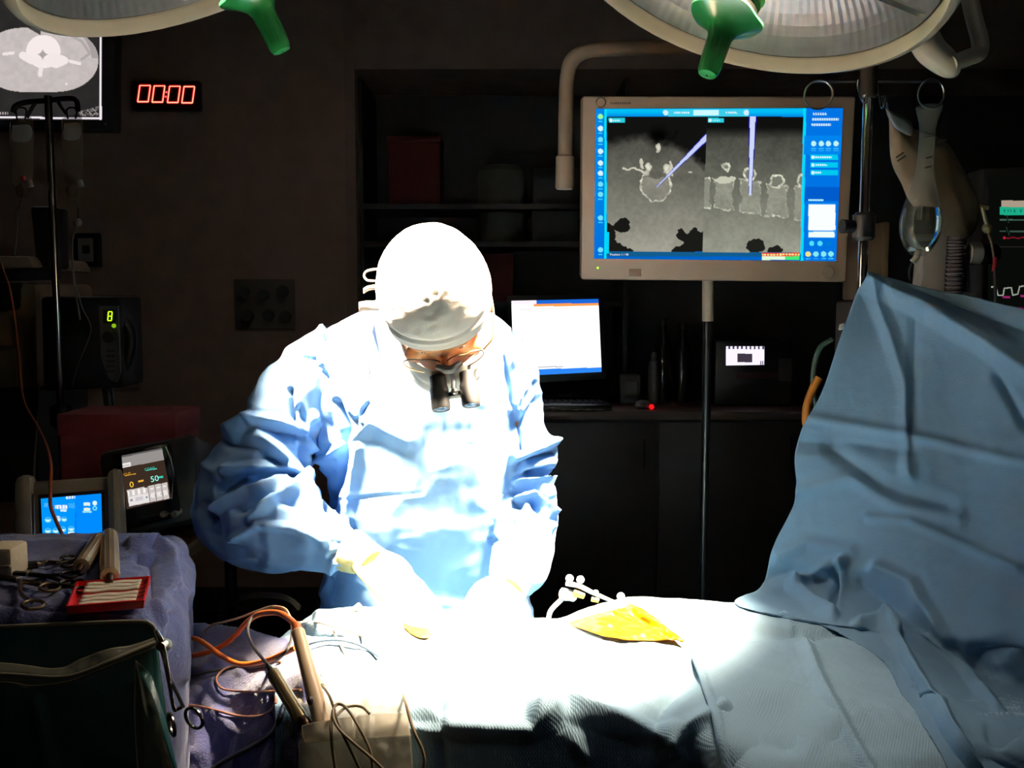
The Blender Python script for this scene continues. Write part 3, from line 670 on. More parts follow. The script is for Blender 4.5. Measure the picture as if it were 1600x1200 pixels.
# ================================================================ surgical lamps
def surgical_lamp(name, label, c, n, R, up, arms):
    c = Vector(c); n = Vector(n).normalized()
    t = thing(name, label, 'lamp', tuple(c))
    bm = NB(); lathe(bm, [(R*0.985, 0.0), (R*1.0, -0.02), (R*0.99, -0.055), (R*0.9, -0.105), (R*0.68, -0.145), (R*0.35, -0.165), (0.02, -0.17)], c, n, 64, up=up, cap=False); h = add_bm('housing', bm, cream, t, 50)
    bm = NB(); lathe(bm, [(R*0.94, -0.012), (R*0.943, 0.008), (R*0.96, 0.016), (R*0.995, 0.010), (R*1.012, -0.004), (R*1.005, -0.022), (R*0.985, -0.02), (R*0.95, -0.02), (R*0.94, -0.012)], c, n, 72, cap=False, up=up); add_bm('rim', bm, cream, t, 60)
    refl = M('mirror_reflector', (176, 178, 184), 0.42, 1.0, var=0.12, vscale=30, bump=0.35, bscale=60)
    rp = [(R*0.93, -0.012), (R*0.86, -0.05), (R*0.74, -0.085), (R*0.58, -0.112), (R*0.38, -0.13), (R*0.2, -0.138), (0.05, -0.14)]
    rp = [tuple(x) for x in catmull(rp, 16)]
    bm = NB(); lathe(bm, rp, c, n, 432, lambda a, r, hh: (r, hh+0.0005*math.sin(a*108)*min(1, r/(R*0.5))), cap=False, up=up); add_bm('reflector', bm, refl, t, 0)
    gl = M('lamp_cover_glass', (240, 236, 228), 0.04, alpha=0.10, coat=0.3)
    bm = NB(); lathe(bm, [(R*0.93, -0.006), (R*0.6, -0.001), (0.045, 0.002)], c, n, 64, cap=False, up=up); add_bm('cover_glass', bm, gl, t, 60)
    bm = NB(); lathe(bm, [(0.045, -0.10), (0.05, -0.05), (0.036, -0.045), (0.036, -0.015), (0.03, -0.01)], c, n, 32, up=up); bulb = add_bm('bulb', bm, E('halogen_bulb', (255, 232, 205), 5.0), t)
    bm = NB(); lathe(bm, [(0.052, -0.14), (0.052, -0.11), (0.046, -0.10), (0.012, -0.098)], c, n, 32, up=up, cap=False); add_bm('bulb_socket', bm, steel, bulb)
    x, y, z = frame(n, up)
    for k in range(3):
        a = math.pi/2+k*2*math.pi/3; d = x*math.cos(a)+y*math.sin(a)
        bm = NB(); p0 = c+d*0.05-n*0.02; p1 = c+d*(R*0.92)-n*0.016; s = n.cross(d).normalized()*0.007
        quadbox(bm, [p0+s, p1+s, p1-s, p0-s], 0.006, 0.001, 1); add_bm('streak_bar', bm, M('polished_streak_bar', (240, 235, 225), 0.2, 1.0), t)  # added bright bars shaped after the reflection streak in the reflector
    bm = NB(); lathe(bm, [(0.048, 0.0), (0.052, 0.03), (0.045, 0.052), (0.05, 0.058), (0.05, 0.067), (0.03, 0.072)], c, n, 32, up=up); add_bm('hub', bm, M('hub_beige', (150, 125, 100), 0.45), t)
    bm = NB(); lathe(bm, [(0.03, 0.070), (0.044, 0.073), (0.046, 0.080), (0.04, 0.085), (0.044, 0.09), (0.044, 0.098), (0.03, 0.102)], c, n, 32, up=up); add_bm('hub_collar', bm, M('dark_rubber', (52, 46, 40), 0.5), t)
    green = M('green_plastic', (26, 104, 48), 0.3, var=0.06, coat=0.3)
    hd = NB()
    def wav(a, r, hh):
        k = max(0, (r-0.03)/0.03); return r*(1+0.05*k*math.cos(4*a)), hh-0.003*k*math.cos(4*a)
    lathe(hd, [(0.046, 0.098), (0.057, 0.106), (0.0575, 0.110), (0.050, 0.114), (0.036, 0.124), (0.025, 0.133), (0.0198, 0.144), (0.0188, 0.17), (0.0175, 0.202), (0.0145, 0.209), (0.002, 0.211)], c, n, 48, wav, up=up, cap=False)
    h = add_bm('sterile_handle', hd, green, t, 50); h['label'] = 'translucent green sterile handle with flared brim'
    bm = NB()
    for k in range(16):
        a = 2*math.pi*k/16; p = c+(x*math.cos(a)+y*math.sin(a))*0.0186
        tube(bm, [p+n*0.148, p*1+n*0.196-(x*math.cos(a)+y*math.sin(a))*0.0013], 0.0012, 5, smooth=False)
    add_bm('grip_rib', bm, green, h)['kind'] = 'stuff'
    for nm, pts, r in arms:
        bm = NB(); tube(bm, pts, r, 18, 6*len(pts)); add_bm(nm, bm, cream, t, 60)
    return t
def off(c, n, k): return Vector(c)+Vector(n)*k
pr = [P(1440, 52, 1.74), P(1456, 80, 1.73), P(1488, 106, 1.72), P(1496, 110, 1.72)]
pr2 = [P(1486, 100, 1.71), P(1512, 90, 1.72), P(1530, 82, 1.73), P(1531, 62, 1.735), P(1522, 28, 1.74), P(1510, -25, 1.75), P(1480, -150, 1.76), P(1400, -320, 1.78), tuple(P(1340, -470, 1.80))]
upR = P(1370, 100, 1.6)-P(1215, 25, 1.6)
surgical_lamp('surgical_lamp', 'round surgical lamp with ribbed reflector at the top right, above the monitor', LAMP_R, DIR_R, 0.33, upR,
              [('elbow', pr, [0.026, 0.026, 0.020, 0.006]), ('arm', pr2, 0.0145)])
top = LAMP_L - DIR_L*0.16
surgical_lamp('surgical_lamp', 'round surgical lamp at the top left, seen edge on over the scan display', LAMP_L, DIR_L, 0.352, None,
              [('arm', [tuple(top), tuple(top+Vector((-0.02, 0.02, 0.25))), tuple(top+Vector((0.0, 0.05, 0.5))), (top.x, top.y+0.05, 3.04)], 0.02)])
def boom():
    Y = 2.35; t = thing('boom_tube', 'beige bent tube hanging from the ceiling left of the big monitor', 'tube', tuple(P(1290, 40, Y)))
    bm = NB(); tube(bm, [P(1300, 66, Y), P(1200, 67, Y), P(1060, 74, Y), P(960, 76, Y), P(916, 80, Y), P(893, 96, Y), P(886, 125, Y), P(884, 180, Y), P(883, 250, Y)], 0.0175, 16, 70); add_bm('pipe', bm, M('boom_beige', (158, 134, 108), 0.5), t, 60)
    bm = NB(); lathe(bm, [(0.018, 0), (0.0225, 0.004), (0.0225, 0.075), (0.02, 0.08)], P(883, 243, Y), (P(882, 293, Y)-P(883, 243, Y)), 24); add_bm('end_sleeve', bm, M('boom_beige', (158, 134, 108), 0.5), t)
    bm = NB(); a = P(1300, 75, Y); cyl(bm, a, (a.x, Y, 3.05), 0.03, 18); add_bm('column', bm, M('boom_beige', (158, 134, 108), 0.5), t)
boom()

# ================================================================ right pole, bags, anaesthesia gear
def right_pole():
    Y = 1.9; b = P(1352, 500, Y); t = thing('infusion_pole', 'chrome infusion pole with ring hooks right of the big monitor', 'pole', (b.x, Y, 0))
    a = P(1357, 135, Y)
    bm = NB(); cyl(bm, (a.x, Y, 0.06), (a.x, Y, a.z+0.25), 0.0095, 16); add_bm('pole', bm, chrome, t)
    bm = NB(); z0 = P(0, 376, Y).z; z1 = P(0, 332, Y).z; lathe(bm, [(0.016, z0), (0.021, z0+0.006), (0.021, z1-0.006), (0.016, z1)], (a.x, Y, 0), (0, 0, 1), 20); k = add_bm('clamp', bm, black, t)
    bm = NB(); cyl(bm, (a.x-0.02, Y, (z0+z1)/2), (a.x-0.045, Y-0.005, (z0+z1)/2), 0.012, 14, 0.014); add_bm('clamp_knob', bm, black, k)
    bm = NB(); z0 = P(0, 153, Y).z; lathe(bm, [(0.014, z0), (0.0165, z0+0.004), (0.0165, z0+0.15), (0.012, z0+0.155)], (a.x, Y, 0), (0, 0, 1), 20); add_bm('top_sleeve', bm, M('brown_black_sleeve', (38, 28, 22), 0.4), t)
    zb = P(0, 128, Y).z; x0 = P(1270, 128, Y).x; x1 = P(1465, 128, Y).x
    bm = NB(); tube(bm, [(x0, Y, zb), (x1, Y, zb)], 0.0022, 8, smooth=False); add_bm('hook_bar', bm, steel, t)
    for px, py, rr, ax in ((1279, 148, 0.0265, (0.15, 1, 0.1)), (1455, 147, 0.028, (-0.2, 1, 0.1))):
        bm = NB(); torus(bm, P(px, py, Y-0.006), rr, 0.0021, ax); add_bm('ring_hook', bm, steel, t)
    bm = NB(); tube(bm, [P(1342, 125, Y-0.02), P(1341, 140, Y-0.025), P(1347, 155, Y-0.03), P(1352, 160, Y-0.03), P(1354, 148, Y-0.03)], 0.0024, 8); add_bm('hook', bm, chrome, t)
    bm = NB(); tube(bm, [P(1372, 135, Y-0.02), P(1375, 160, Y-0.02), P(1380, 168, Y-0.03), P(1384, 154, Y-0.03)], 0.0024, 8); add_bm('hook', bm, chrome, t)
    bm = NB()
    for k in range(5):
        an = 2*math.pi*k/5; d = Vector((math.cos(an), math.sin(an), 0)); tube(bm, [Vector((a.x, Y, 0.1)), Vector((a.x, Y, 0.085))+d*0.1, Vector((a.x, Y, 0.06))+d*0.18], 0.014, 8)
    add_bm('base', bm, blackm, t)
right_pole()
def pillow(name, outline, Y, thick, mat, parent, seed=0, amp=0.004):
    """soft closed bag from a px outline: thickness swells to the middle"""
    o = np.array(catmull(outline+[outline[0]], 65)[:-1]); c = o.mean(0); rings = []
    bm = NB(); fr = [0.0, 0.3, 0.55, 0.75, 0.9, 0.97, 1.0]
    def ring(f, sgn):
        out = []
        for k, q in enumerate(o):
            p = c+(q-c)*f; y = Y - sgn*thick/2*math.sqrt(max(0, 1-f**3))
            v = np.array(P(p[0], p[1], y)); v[1] -= sgn*amp*float(fbm(np.array([[p[0]*0.04, p[1]*0.04, seed]]), 2, 3)[0])*(1 if f < 1 else 0)
            out.append(bm.verts.new(v))
        return out
    edge = ring(1.0, 1)
    for sgn in (1, -1):
        prev = edge
        for f in fr[::-1][1:-1]:
            r = ring(f, sgn)
            for k in range(64): bm.faces.new([prev[k], prev[(k+1) % 64], r[(k+1) % 64], r[k]])
            prev = r
        cv = bm.verts.new(np.mean([np.array(v.co) for v in prev], 0))
        for k in range(64): bm.faces.new([prev[k], prev[(k+1) % 64], cv])
    return add_bm(name, bm, mat, parent, 60)
def right_bags():
    Y = 1.93; t = thing('fluid_bag', 'cream cloth-covered fluid bag hanging behind the clear bottle', 'bag', tuple(P(1392, 185, Y)))
    bagm = M('cream_bag', (146, 124, 96), 0.7, var=0.15, vscale=20)
    pillow('bag', [(1389, 186), (1392, 250), (1408, 286), (1425, 320), (1470, 362), (1492, 372), (1515, 370), (1530, 345), (1530, 315), (1516, 285), (1500, 255), (1478, 222), (1440, 205), (1410, 195)], Y+0.05, 0.06, bagm, t, 2, 0.006)
    pillow('bag_collar', [(1383, 168), (1388, 184), (1400, 202), (1424, 212), (1424, 190), (1405, 178)], Y+0.03, 0.02, M('grey_blue_film', (110, 112, 112), 0.25), t, 5)
    pm = M('dark_print', (70, 58, 46), 0.7)
    for (x0, y0, x1, y1) in ((1400, 246, 1412, 238), (1402, 252, 1415, 243), (1466, 222, 1480, 218)):
        bm = NB(); tube(bm, [P(x0, y0, Y+0.022), P(x1, y1, Y+0.021)], 0.0014, 5, smooth=False); add_bm('print_mark', bm, pm, t)
    wire('hang_loop', [(1380, 164, Y-0.01), (1376, 156, Y-0.02), (1381, 150, Y-0.02), (1388, 172, Y+0.02)], 0.0018, clear_m, t)
    # clear bottle
    Y = 1.87; a = P(1452, 166, Y); b = P(1436, 392, Y); L = (b-a).length
    t = thing('drip_bottle', 'clear pear-shaped fluid bottle hanging from the right ring hook', 'bottle', tuple(a))
    pf = [(0.022, 0.0), (0.026, 0.004), (0.017, 0.035), (0.0155, 0.07), (0.0175, 0.12), (0.027, 0.165), (0.036, 0.195), (0.039, 0.222), (0.035, 0.25), (0.022, 0.274), (0.009, 0.284), (0.007, L)]
    pf = [tuple(x) for x in catmull(pf, 40)]
    g = M('clear_soft_vinyl', (226, 224, 205), 0.04, alpha=0.14, coat=1.0, var=0.03)
    bm = NB(); lathe(bm, pf, a, b-a, 32, lambda an, r, h: (r*(1+(0.10*math.cos(2*an) if h < 0.15 else 0.02*math.sin(3*an))), h), cap=False); add_bm('shell', bm, g, t, 60)
    d = (b-a).normalized()
    lq = M('clear_fluid', (190, 205, 195), 0.0, trans=1.0, var=0.02)
    pl = [(0.001, 0.186)]+[(r-0.0025, h) for r, h in pf if 0.188 < h < 0.276]+[(0.004, 0.278)]
    bm = NB(); lathe(bm, pl, a, d, 28); add_bm('fluid', bm, lq, t, 60)
    for k, (h, w2) in enumerate(((0.052, 0.010), (0.062, 0.012), (0.10, 0.006), (0.118, 0.007))):
        q = a+d*h; bm = NB(); tube(bm, [q+Vector((-w2, -0.018, 0)), q+Vector((w2*0.7, -0.0185, 0.003))], 0.0017, 5, smooth=False); add_bm('print_mark', bm, pm, t)
    bm = NB(); q = b; tube(bm, [q-d*0.006, q+d*0.012+Vector((-0.004, 0, 0)), P(1426, 409, Y)], 0.0062, 12); add_bm('port', bm, M('cream_port', (215, 200, 165), 0.5), t)
    wire('drip_line', [(1426, 408, Y), (1420, 425, Y), (1424, 445, Y+0.01), (1432, 470, Y+0.12)], 0.002, clear_m, t)
right_bags()
def anaesthesia():
    Y = 2.25; x0 = P(1405, 500, Y).x; x1 = P(1570, 500, Y).x; zt = P(1400, 470, Y).z
    t = thing('anaesthesia_machine', 'dim anaesthesia machine with white panel and corrugated hose behind the blue screen drape', 'machine', ((x0+x1)/2, Y+0.2, 0))
    bm = NB(); box(bm, (x0, Y, 0.12), (x1, Y+0.45, zt), 0.01); add_bm('cabinet', bm, M('brown_grey_housing', (96, 80, 68), 0.6), t)
    bm = NB(); box(bm, (x0, Y+0.12, zt), (P(1436, 0, Y).x, Y+0.4, P(0, 345, Y+0.1).z), 0.008); add_bm('side_column', bm, M('brown_panel', (120, 88, 58), 0.7), t)
    slab_px('white_panel', [(1446, 356), (1482, 358), (1477, 462), (1437, 462)], Y-0.03, 0.05, M('white_panel', (205, 190, 172), 0.5), t, 0.004)
    hp = [P(1495, 372, Y-0.04), P(1493, 410, Y-0.04), P(1490, 462, Y-0.04)]
    bm = NB(); q = catmull([list(p) for p in hp], 61); tube(bm, [tuple(p) for p in q], [0.0205 if i % 4 < 2 else 0.0165 for i in range(61)], 16, smooth=False); add_bm('corrugated_hose', bm, M('mauve_hose', (92, 78, 78), 0.55), t, 30)
    bm = NB(); c = P(1523, 396, Y-0.03); cyl(bm, c+Vector((-0.018, 0, 0)), c+Vector((0.012, 0, 0)), 0.026, 20, bev=0.003); add_bm('knob', bm, M('pale_knob', (170, 160, 146), 0.5), t)
    bm = NB(); cyl(bm, c+Vector((0.010, 0, 0)), c+Vector((0.05, 0.02, 0)), 0.024, 16); add_bm('valve_body', bm, M('dark_brown_valve', (40, 30, 27), 0.5), t)
    bm = NB(); tube(bm, [P(1509, 400, Y-0.03), P(1512, 430, Y-0.03), P(1513, 472, Y-0.03)], 0.0045, 8); add_bm('rod', bm, greyp, t)
    slab_px('bracket', [(1503, 456), (1530, 456), (1527, 476), (1501, 476)], Y-0.035, 0.04, greyp, t, 0.003)
    # stopcock line
    Y2 = 2.1; t2 = thing('stopcock_line', 'cream stopcock on a tube with a red tip right of the fluid bag', 'tubing', tuple(P(1535, 330, Y2)))
    yel = M('cream_plastic', (205, 178, 120), 0.4)
    bm = NB(); cyl(bm, P(1527, 322, Y2), P(1544, 325, Y2), 0.0045, 10); add_bm('cross_bar', bm, yel, t2)
    bm = NB(); cyl(bm, P(1535, 325, Y2), P(1542, 352, Y2), 0.0042, 10); add_bm('stem', bm, yel, t2)
    bm = NB(); lathe(bm, [(0.006, 0), (0.0105, 0.006), (0.0105, 0.012), (0.007, 0.02)], P(1541, 350, Y2), P(1545, 370, Y2)-P(1541, 350, Y2), 12); add_bm('valve', bm, yel, t2)
    wire('line', [(1544, 364, Y2), (1551, 385, Y2), (1554, 410, Y2), (1555, 440, Y2), (1556, 500, Y2+0.1)], 0.0035, M('grey_tube', (88, 78, 76), 0.4), t2)
    bm = NB(); cyl(bm, P(1556, 402, Y2-0.003), P(1553, 424, Y2-0.003), 0.0045, 10); add_bm('red_tip', bm, M('red_tip', (190, 30, 40), 0.4), t2)
    # vital signs monitor
    Ym = 2.6; bx = P(1640, 500, Ym+0.1).x
    t3 = thing('vital_signs_monitor', 'dark patient monitor with green and red traces at the right edge', 'monitor', (bx, Ym+0.1, 0))
    slab_px('housing', [(1536, 262), (1760, 255), (1760, 510), (1534, 500)], Ym, 0.1, M('dark_monitor_shell', (58, 48, 44), 0.5), t3, 0.01)
    def fn(X, Y_):
        n = len(X); c = np.tile(np.array([9., 11, 9]), (n, 1)); q2 = np.stack([X, Y_], 1)
        e = (X > 1564) & (Y_ > 313) & (Y_ < 323); c[e] = (178, 160, 140); e = (X > 1562) & (Y_ >= 323) & (Y_ < 335.5); c[e] = (28, 180, 140)
        e = (X > 1568) & (np.abs(Y_-329) < 2.2) & (np.sin(X*1.25)+np.sin(X*0.71) > 0.5); c[e] = (20, 120, 100)
        w = (X-1572) % 34
        y1 = 343-np.where(w < 3, (3-np.abs(w-1.5))*3*0, 0)+np.where((w > 1) & (w < 4), (w-2)*5-3, 0); e = (np.abs(Y_-y1) < 1.0) & (X > 1562); c[e] = (70, 105, 90)
        y2 = 361+np.where((w > 0) & (w < 5), (w-2.5)*2.6, 0); e = (np.abs(Y_-y2) < 0.9) & (X > 1562); c[e] = (58, 84, 74)
        e = (np.abs(Y_-371-0.8*np.sin(X*0.4)) < 0.9) & (X > 1568); c[e] = (130, 22, 40)
        e = ((X-1569)**2+(Y_-371)**2 < 4); c[e] = (190, 40, 60)
        e = np.abs(Y_-385) < 0.6; c[e & (X > 1560)] = (52, 44, 42)
        sq = polydist(q2, [(1549, 448), (1556, 448), (1559, 461), (1567, 461), (1569, 450), (1580, 449), (1582, 461), (1590, 459), (1593, 447), (1610, 446), (1613, 458), (1640, 456)]); e = sq < 0.9; c[e] = (165, 172, 160)
        e = ((np.abs(Y_-464) < 1.4) & (X > 1566) & (X < 1578)) | ((np.abs(Y_-462) < 1.6) & (X > 1594) & (X < 1606)); c[e] = (150, 40, 105)
        e = (np.abs(Y_-482.5) < 2) & (X > 1583) & (X < 1598) & (np.sin(X*1.4) > -0.4); c[e] = (225, 40, 160)
        return c
    lit_screen('screen', [(1545, 276), (1745, 270), (1745, 496), (1543, 488)], Ym, 260, 260, fn, t3, 0.9, 0.001)
    bm = NB(); cyl(bm, (bx, Ym+0.06, 0.06), (bx, Ym+0.06, P(0, 490, Ym).z), 0.02, 16); add_bm('stand', bm, blackm, t3)
    bm = NB(); lathe(bm, [(0.22, 0), (0.22, 0.03), (0.03, 0.07)], (bx, Ym+0.06, 0), (0, 0, 1), 28); add_bm('base', bm, black, t3)
anaesthesia()

# ================================================================ left equipment
def left_pole():
    Y = 2.62; a = P(75, 150, Y); t = thing('infusion_pole', 'dark infusion pole with black hooks in front of the scan display', 'pole', (a.x, Y, 0))
    b = P(84, 745, Y)
    bm = NB(); cyl(bm, (a.x, Y, 0.06), a, 0.010, 14); add_bm('pole', bm, M('dark_chrome', (150, 146, 142), 0.18, 1.0), t)
    bm = NB(); tube(bm, [P(20, 176, Y), P(24, 166, Y), P(40, 160, Y), P(75, 157, Y), P(105, 154, Y), P(119, 157, Y), P(122, 174, Y)], 0.007, 10, 40); add_bm('hook_bar', bm, black, t)
    for pts in ([(57, 158, Y), (48, 172, Y), (42, 184, Y)], [(90, 158, Y), (98, 170, Y), (104, 178, Y)]):
        bm = NB(); tube(bm, [P(*p) for p in pts], 0.005, 8); add_bm('brace', bm, black, t)
    bm = NB(); z0 = P(0, 668, Y).z; z1 = P(0, 632, Y).z; lathe(bm, [(0.018, z0), (0.028, z0+0.008), (0.028, z1-0.008), (0.018, z1)], (a.x, Y, 0), (0, 0, 1), 18); add_bm('collar', bm, black, t)
    bm = NB()
    for k in range(5):
        an = 2*math.pi*k/5+0.3; d = Vector((math.cos(an), math.sin(an), 0)); tube(bm, [Vector((a.x, Y, 0.1)), Vector((a.x, Y, 0.085))+d*0.1, Vector((a.x, Y, 0.06))+d*0.18], 0.014, 8)
    add_bm('base', bm, blackm, t)
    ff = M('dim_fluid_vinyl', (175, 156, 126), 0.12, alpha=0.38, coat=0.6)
    for x0, x1, dy, rd, lb in ((15, 51, 0, True, 'small clear drip bag with a red tip left of the dark pole'), (96, 128, -3, False, 'small clear drip bag right of the dark pole under the scan display')):
        cx = (x0+x1)/2; tt = thing('drip_bag', lb, 'bag', tuple(P(cx, 178, Y)))
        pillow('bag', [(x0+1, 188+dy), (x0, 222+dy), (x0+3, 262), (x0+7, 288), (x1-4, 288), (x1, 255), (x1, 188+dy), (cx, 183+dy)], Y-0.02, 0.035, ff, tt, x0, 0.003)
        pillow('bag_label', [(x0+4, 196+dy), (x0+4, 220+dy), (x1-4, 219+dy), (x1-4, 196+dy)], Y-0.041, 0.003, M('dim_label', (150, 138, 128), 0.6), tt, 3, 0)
        wire('hang_loop', [(cx-6, 188+dy, Y-0.015), (cx-8, 172, Y-0.005), (cx, 168, Y), (cx+8, 172, Y-0.005), (cx+6, 188+dy, Y-0.015)], 0.0025, black, tt)
        bm = NB(); p = P(cx-1, 288, Y-0.02); q = P(cx+2, 308, Y-0.02); lathe(bm, [(0.006, 0), (0.013, 0.004), (0.015, 0.02), (0.012, 0.034), (0.004, 0.037)], p, q-p, 14); add_bm('drip_chamber', bm, M('amber_vinyl', (150, 128, 90), 0.2, alpha=0.6), tt)
        bm = NB(); cyl(bm, P(cx+12, 282, Y-0.03), P(cx+15, 292, Y-0.03), 0.008, 10); add_bm('white_port', bm, white_m, tt)
        if rd:
            bm = NB(); ball(bm, P(37, 279, Y-0.045), 0.007, 10); add_bm('red_tip', bm, M('red_tip', (190, 30, 40), 0.4), tt)
        if not rd: pts = [(cx+4, 308, Y-0.02), (cx+10, 330, Y-0.02), (cx+8, 352, Y-0.02), (cx+1, 380, Y-0.02), (cx+4, 440, Y-0.02), (125, 500, Y-0.02)]
        else: pts = [(cx+4, 308, Y-0.02), (cx-4, 330, Y-0.02), (cx-6, 360, Y-0.02), (cx-10, 400, Y-0.05)]
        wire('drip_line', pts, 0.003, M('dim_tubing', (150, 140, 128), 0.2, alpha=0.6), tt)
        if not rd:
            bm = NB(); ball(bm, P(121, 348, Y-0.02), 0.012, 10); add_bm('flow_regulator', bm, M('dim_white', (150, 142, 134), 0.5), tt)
left_pole()
def beige_machine():
    Y = 2.86; t = thing('imaging_machine', 'tall beige machine with black bands at the left edge', 'machine', tuple(P(-40, 640, Y+0.2))[:2]+(0,))
    bm_m = M('beige_housing', (150, 130, 106), 0.6)
    slab_px('lower_housing', [(-140, 440), (56, 441), (60, 608), (-140, 622)], Y, 0.4, bm_m, t, 0.02)
    slab_px('upper_housing', [(-140, 399), (44, 400), (54, 421), (-140, 424)], Y, 0.4, bm_m, t, 0.012)
    slab_px('black_arm', [(-140, 422), (84, 417), (84, 437), (-140, 444)], Y-0.01, 0.05, black, t, 0.006)
    slab_px('black_upright', [(46, 322), (84, 322), (86, 420), (56, 420)], Y+0.06, 0.1, black, t, 0.01)
    slab_px('hollow_shade_panel', [(-30, 441), (35, 441), (34, 486), (-30, 490)], Y-0.003, 0.02, M('near_black', (20, 19, 18), 0.6), t, 0.012)  # near-black slab puts the shade of the hollow into colour
    slab_px('front_cover', [(-140, 548), (24, 546), (27, 606), (-140, 614)], Y-0.014, 0.03, bm_m, t, 0.006)
    slab_px('side_cover', [(-140, 494), (18, 493), (20, 541), (-140, 543)], Y-0.009, 0.03, bm_m, t, 0.006)
    bm = NB(); c = P(8, 478, Y-0.01); cyl(bm, c, c+Vector((0, -0.03, 0)), 0.018, 16, bev=0.003); add_bm('knob', bm, black, t)
    slab_px('dark_base', [(-140, 622), (60, 608), (60, 1060), (-140, 1080)], Y+0.03, 0.35, M('near_black', (20, 19, 18), 0.6), t, 0.01)
    p = P(0, 1070, Y); bm = NB(); box(bm, (P(-140, 0, Y).x, Y+0.03, 0), (P(60, 0, Y).x, Y+0.38, p.z), 0.01); add_bm('plinth', bm, black, t)
beige_machine()
def suction_unit():
    Y = 2.66; c = P(130, 610, Y); t = thing('suction_unit', 'black suction unit with a green lit 8 hanging on the dark pole', 'unit', tuple(c))
    slab_px('body', [(62, 463), (188, 463), (192, 606), (66, 612)], Y, 0.16, M('deep_black', (12, 12, 14), 0.5), t, 0.012)
    gm = M('grey_strip', (92, 84, 78), 0.5)
    f = [P(x, y, Y-0.008) for x, y in ((154, 478), (184, 478), (188, 582), (182, 598), (170, 592), (158, 560))]
    bm = NB(); vs = [bm.verts.new(p) for p in f]; fc = bm.faces.new(vs); r = bmesh.ops.extrude_face_region(bm, geom=[fc])
    bmesh.ops.translate(bm, verts=[v for v in r['geom'] if isinstance(v, bmesh.types.BMVert)], vec=(0, 0.008, 0)); strip = add_bm('control_strip', bm, gm, t, 0)
    slab_px('display_window', [(161, 484), (180, 484), (180, 505), (161, 505)], Y-0.010, 0.004, M('near_black', (20, 19, 18), 0.6), strip, 0.0008)
    bm = NB(); em = E('yellow_green_led', (190, 255, 30), 1.7)
    S = [((169.5, 487), (175, 487)), ((169, 494), (174.5, 494)), ((168.5, 501), (174, 501)), ((169.3, 487.5), (168.8, 493.5)), ((175.2, 487.5), (174.7, 493.5)), ((168.8, 494.5), (168.3, 500.5)), ((174.6, 494.5), (174.1, 500.5))]
    for p, q in S: tube(bm, [P(p[0], p[1], Y-0.0115), P(q[0], q[1], Y-0.0115)], 0.0015, 6, smooth=False)
    add_bm('digit', bm, em, strip)
    bm = NB(); ball(bm, P(178, 509, Y-0.009), 0.006, 10); add_bm('indicator', bm, E('green_dot', (150, 205, 30), 0.8), strip)
    bm = NB(); p = P(173, 526, Y-0.008); cyl(bm, p, p+Vector((0, -0.02, 0)), 0.017, 18, bev=0.003); add_bm('dial', bm, black, strip)
    for k in range(5): slab_px('button', [(166, 546+8*k), (180, 546+8*k), (180, 550+8*k), (166, 550+8*k)], Y-0.011, 0.004, M('dark_button', (50, 46, 44), 0.5), strip, 0.0005)
    bm = NB(); tube(bm, [P(191, 500, Y+0.04), P(203, 515, Y+0.04), P(206, 535, Y+0.04), P(201, 560, Y+0.04), P(192, 580, Y+0.04)], 0.014, 10); add_bm('side_handle', bm, black, t)
    wire('power_cord', [(168, 606, Y+0.05), (172, 650, Y+0.03), (168, 700, Y), (165, 760, Y-0.02)], 0.016, black, t)
    wire('thin_line', [(122, 455, Y-0.02), (128, 480, Y-0.02), (141, 508, Y-0.02), (138, 530, Y-0.02), (120, 575, Y-0.02), (112, 606, Y-0.02)], 0.002, M('dim_line', (60, 62, 60), 0.4), t)
suction_unit()
CZ = P(800, 850, 2.04).z - 0.002
def cart():
    x0, x1 = -1.75, -0.70; t = thing('equipment_cart', 'brown topped equipment cart under the two control units', 'cart', (-1.2, 2.1, 0))
    bm = NB(); box(bm, (x0, 1.76, CZ-0.03), (x1, 2.48, CZ), 0.006); add_bm('top_shelf', bm, M('brown_shelf', (104, 78, 52), 0.6), t)
    bm = NB(); box(bm, (x0, 1.78, 0.25), (x1, 2.46, 0.28), 0.006); add_bm('lower_shelf', bm, M('brown_shelf', (104, 78, 52), 0.6), t)
    for x in (x0+0.03, x1-0.03):
        for y in (1.8, 2.44):
            bm = NB(); cyl(bm, (x, y, 0.08), (x, y, CZ-0.03), 0.016, 12); add_bm('leg', bm, blackm, t)
            bm = NB(); cyl(bm, (x-0.015, y, 0.04), (x+0.015, y, 0.04), 0.04, 16); add_bm('caster', bm, black, t)
cart()
def pink_box():
    a = P(97, 648, 2.3); b = P(277, 650, 2.3); t = thing('supply_box', 'dull pink cardboard box on the cart behind the control units', 'box', ((a.x+b.x)/2, 2.38, CZ))
    m = M('dull_pink_card', (150, 62, 66), 0.75, var=0.2, vscale=25)
    bm = NB(); box(bm, (a.x, 2.28, CZ), (b.x, 2.46, a.z), 0.006); add_bm('carton', bm, m, t)
    bm = NB(); box(bm, (a.x-0.003, 2.277, a.z-0.05), (b.x+0.003, 2.463, a.z+0.004), 0.004); add_bm('lid', bm, m, t)
pink_box()
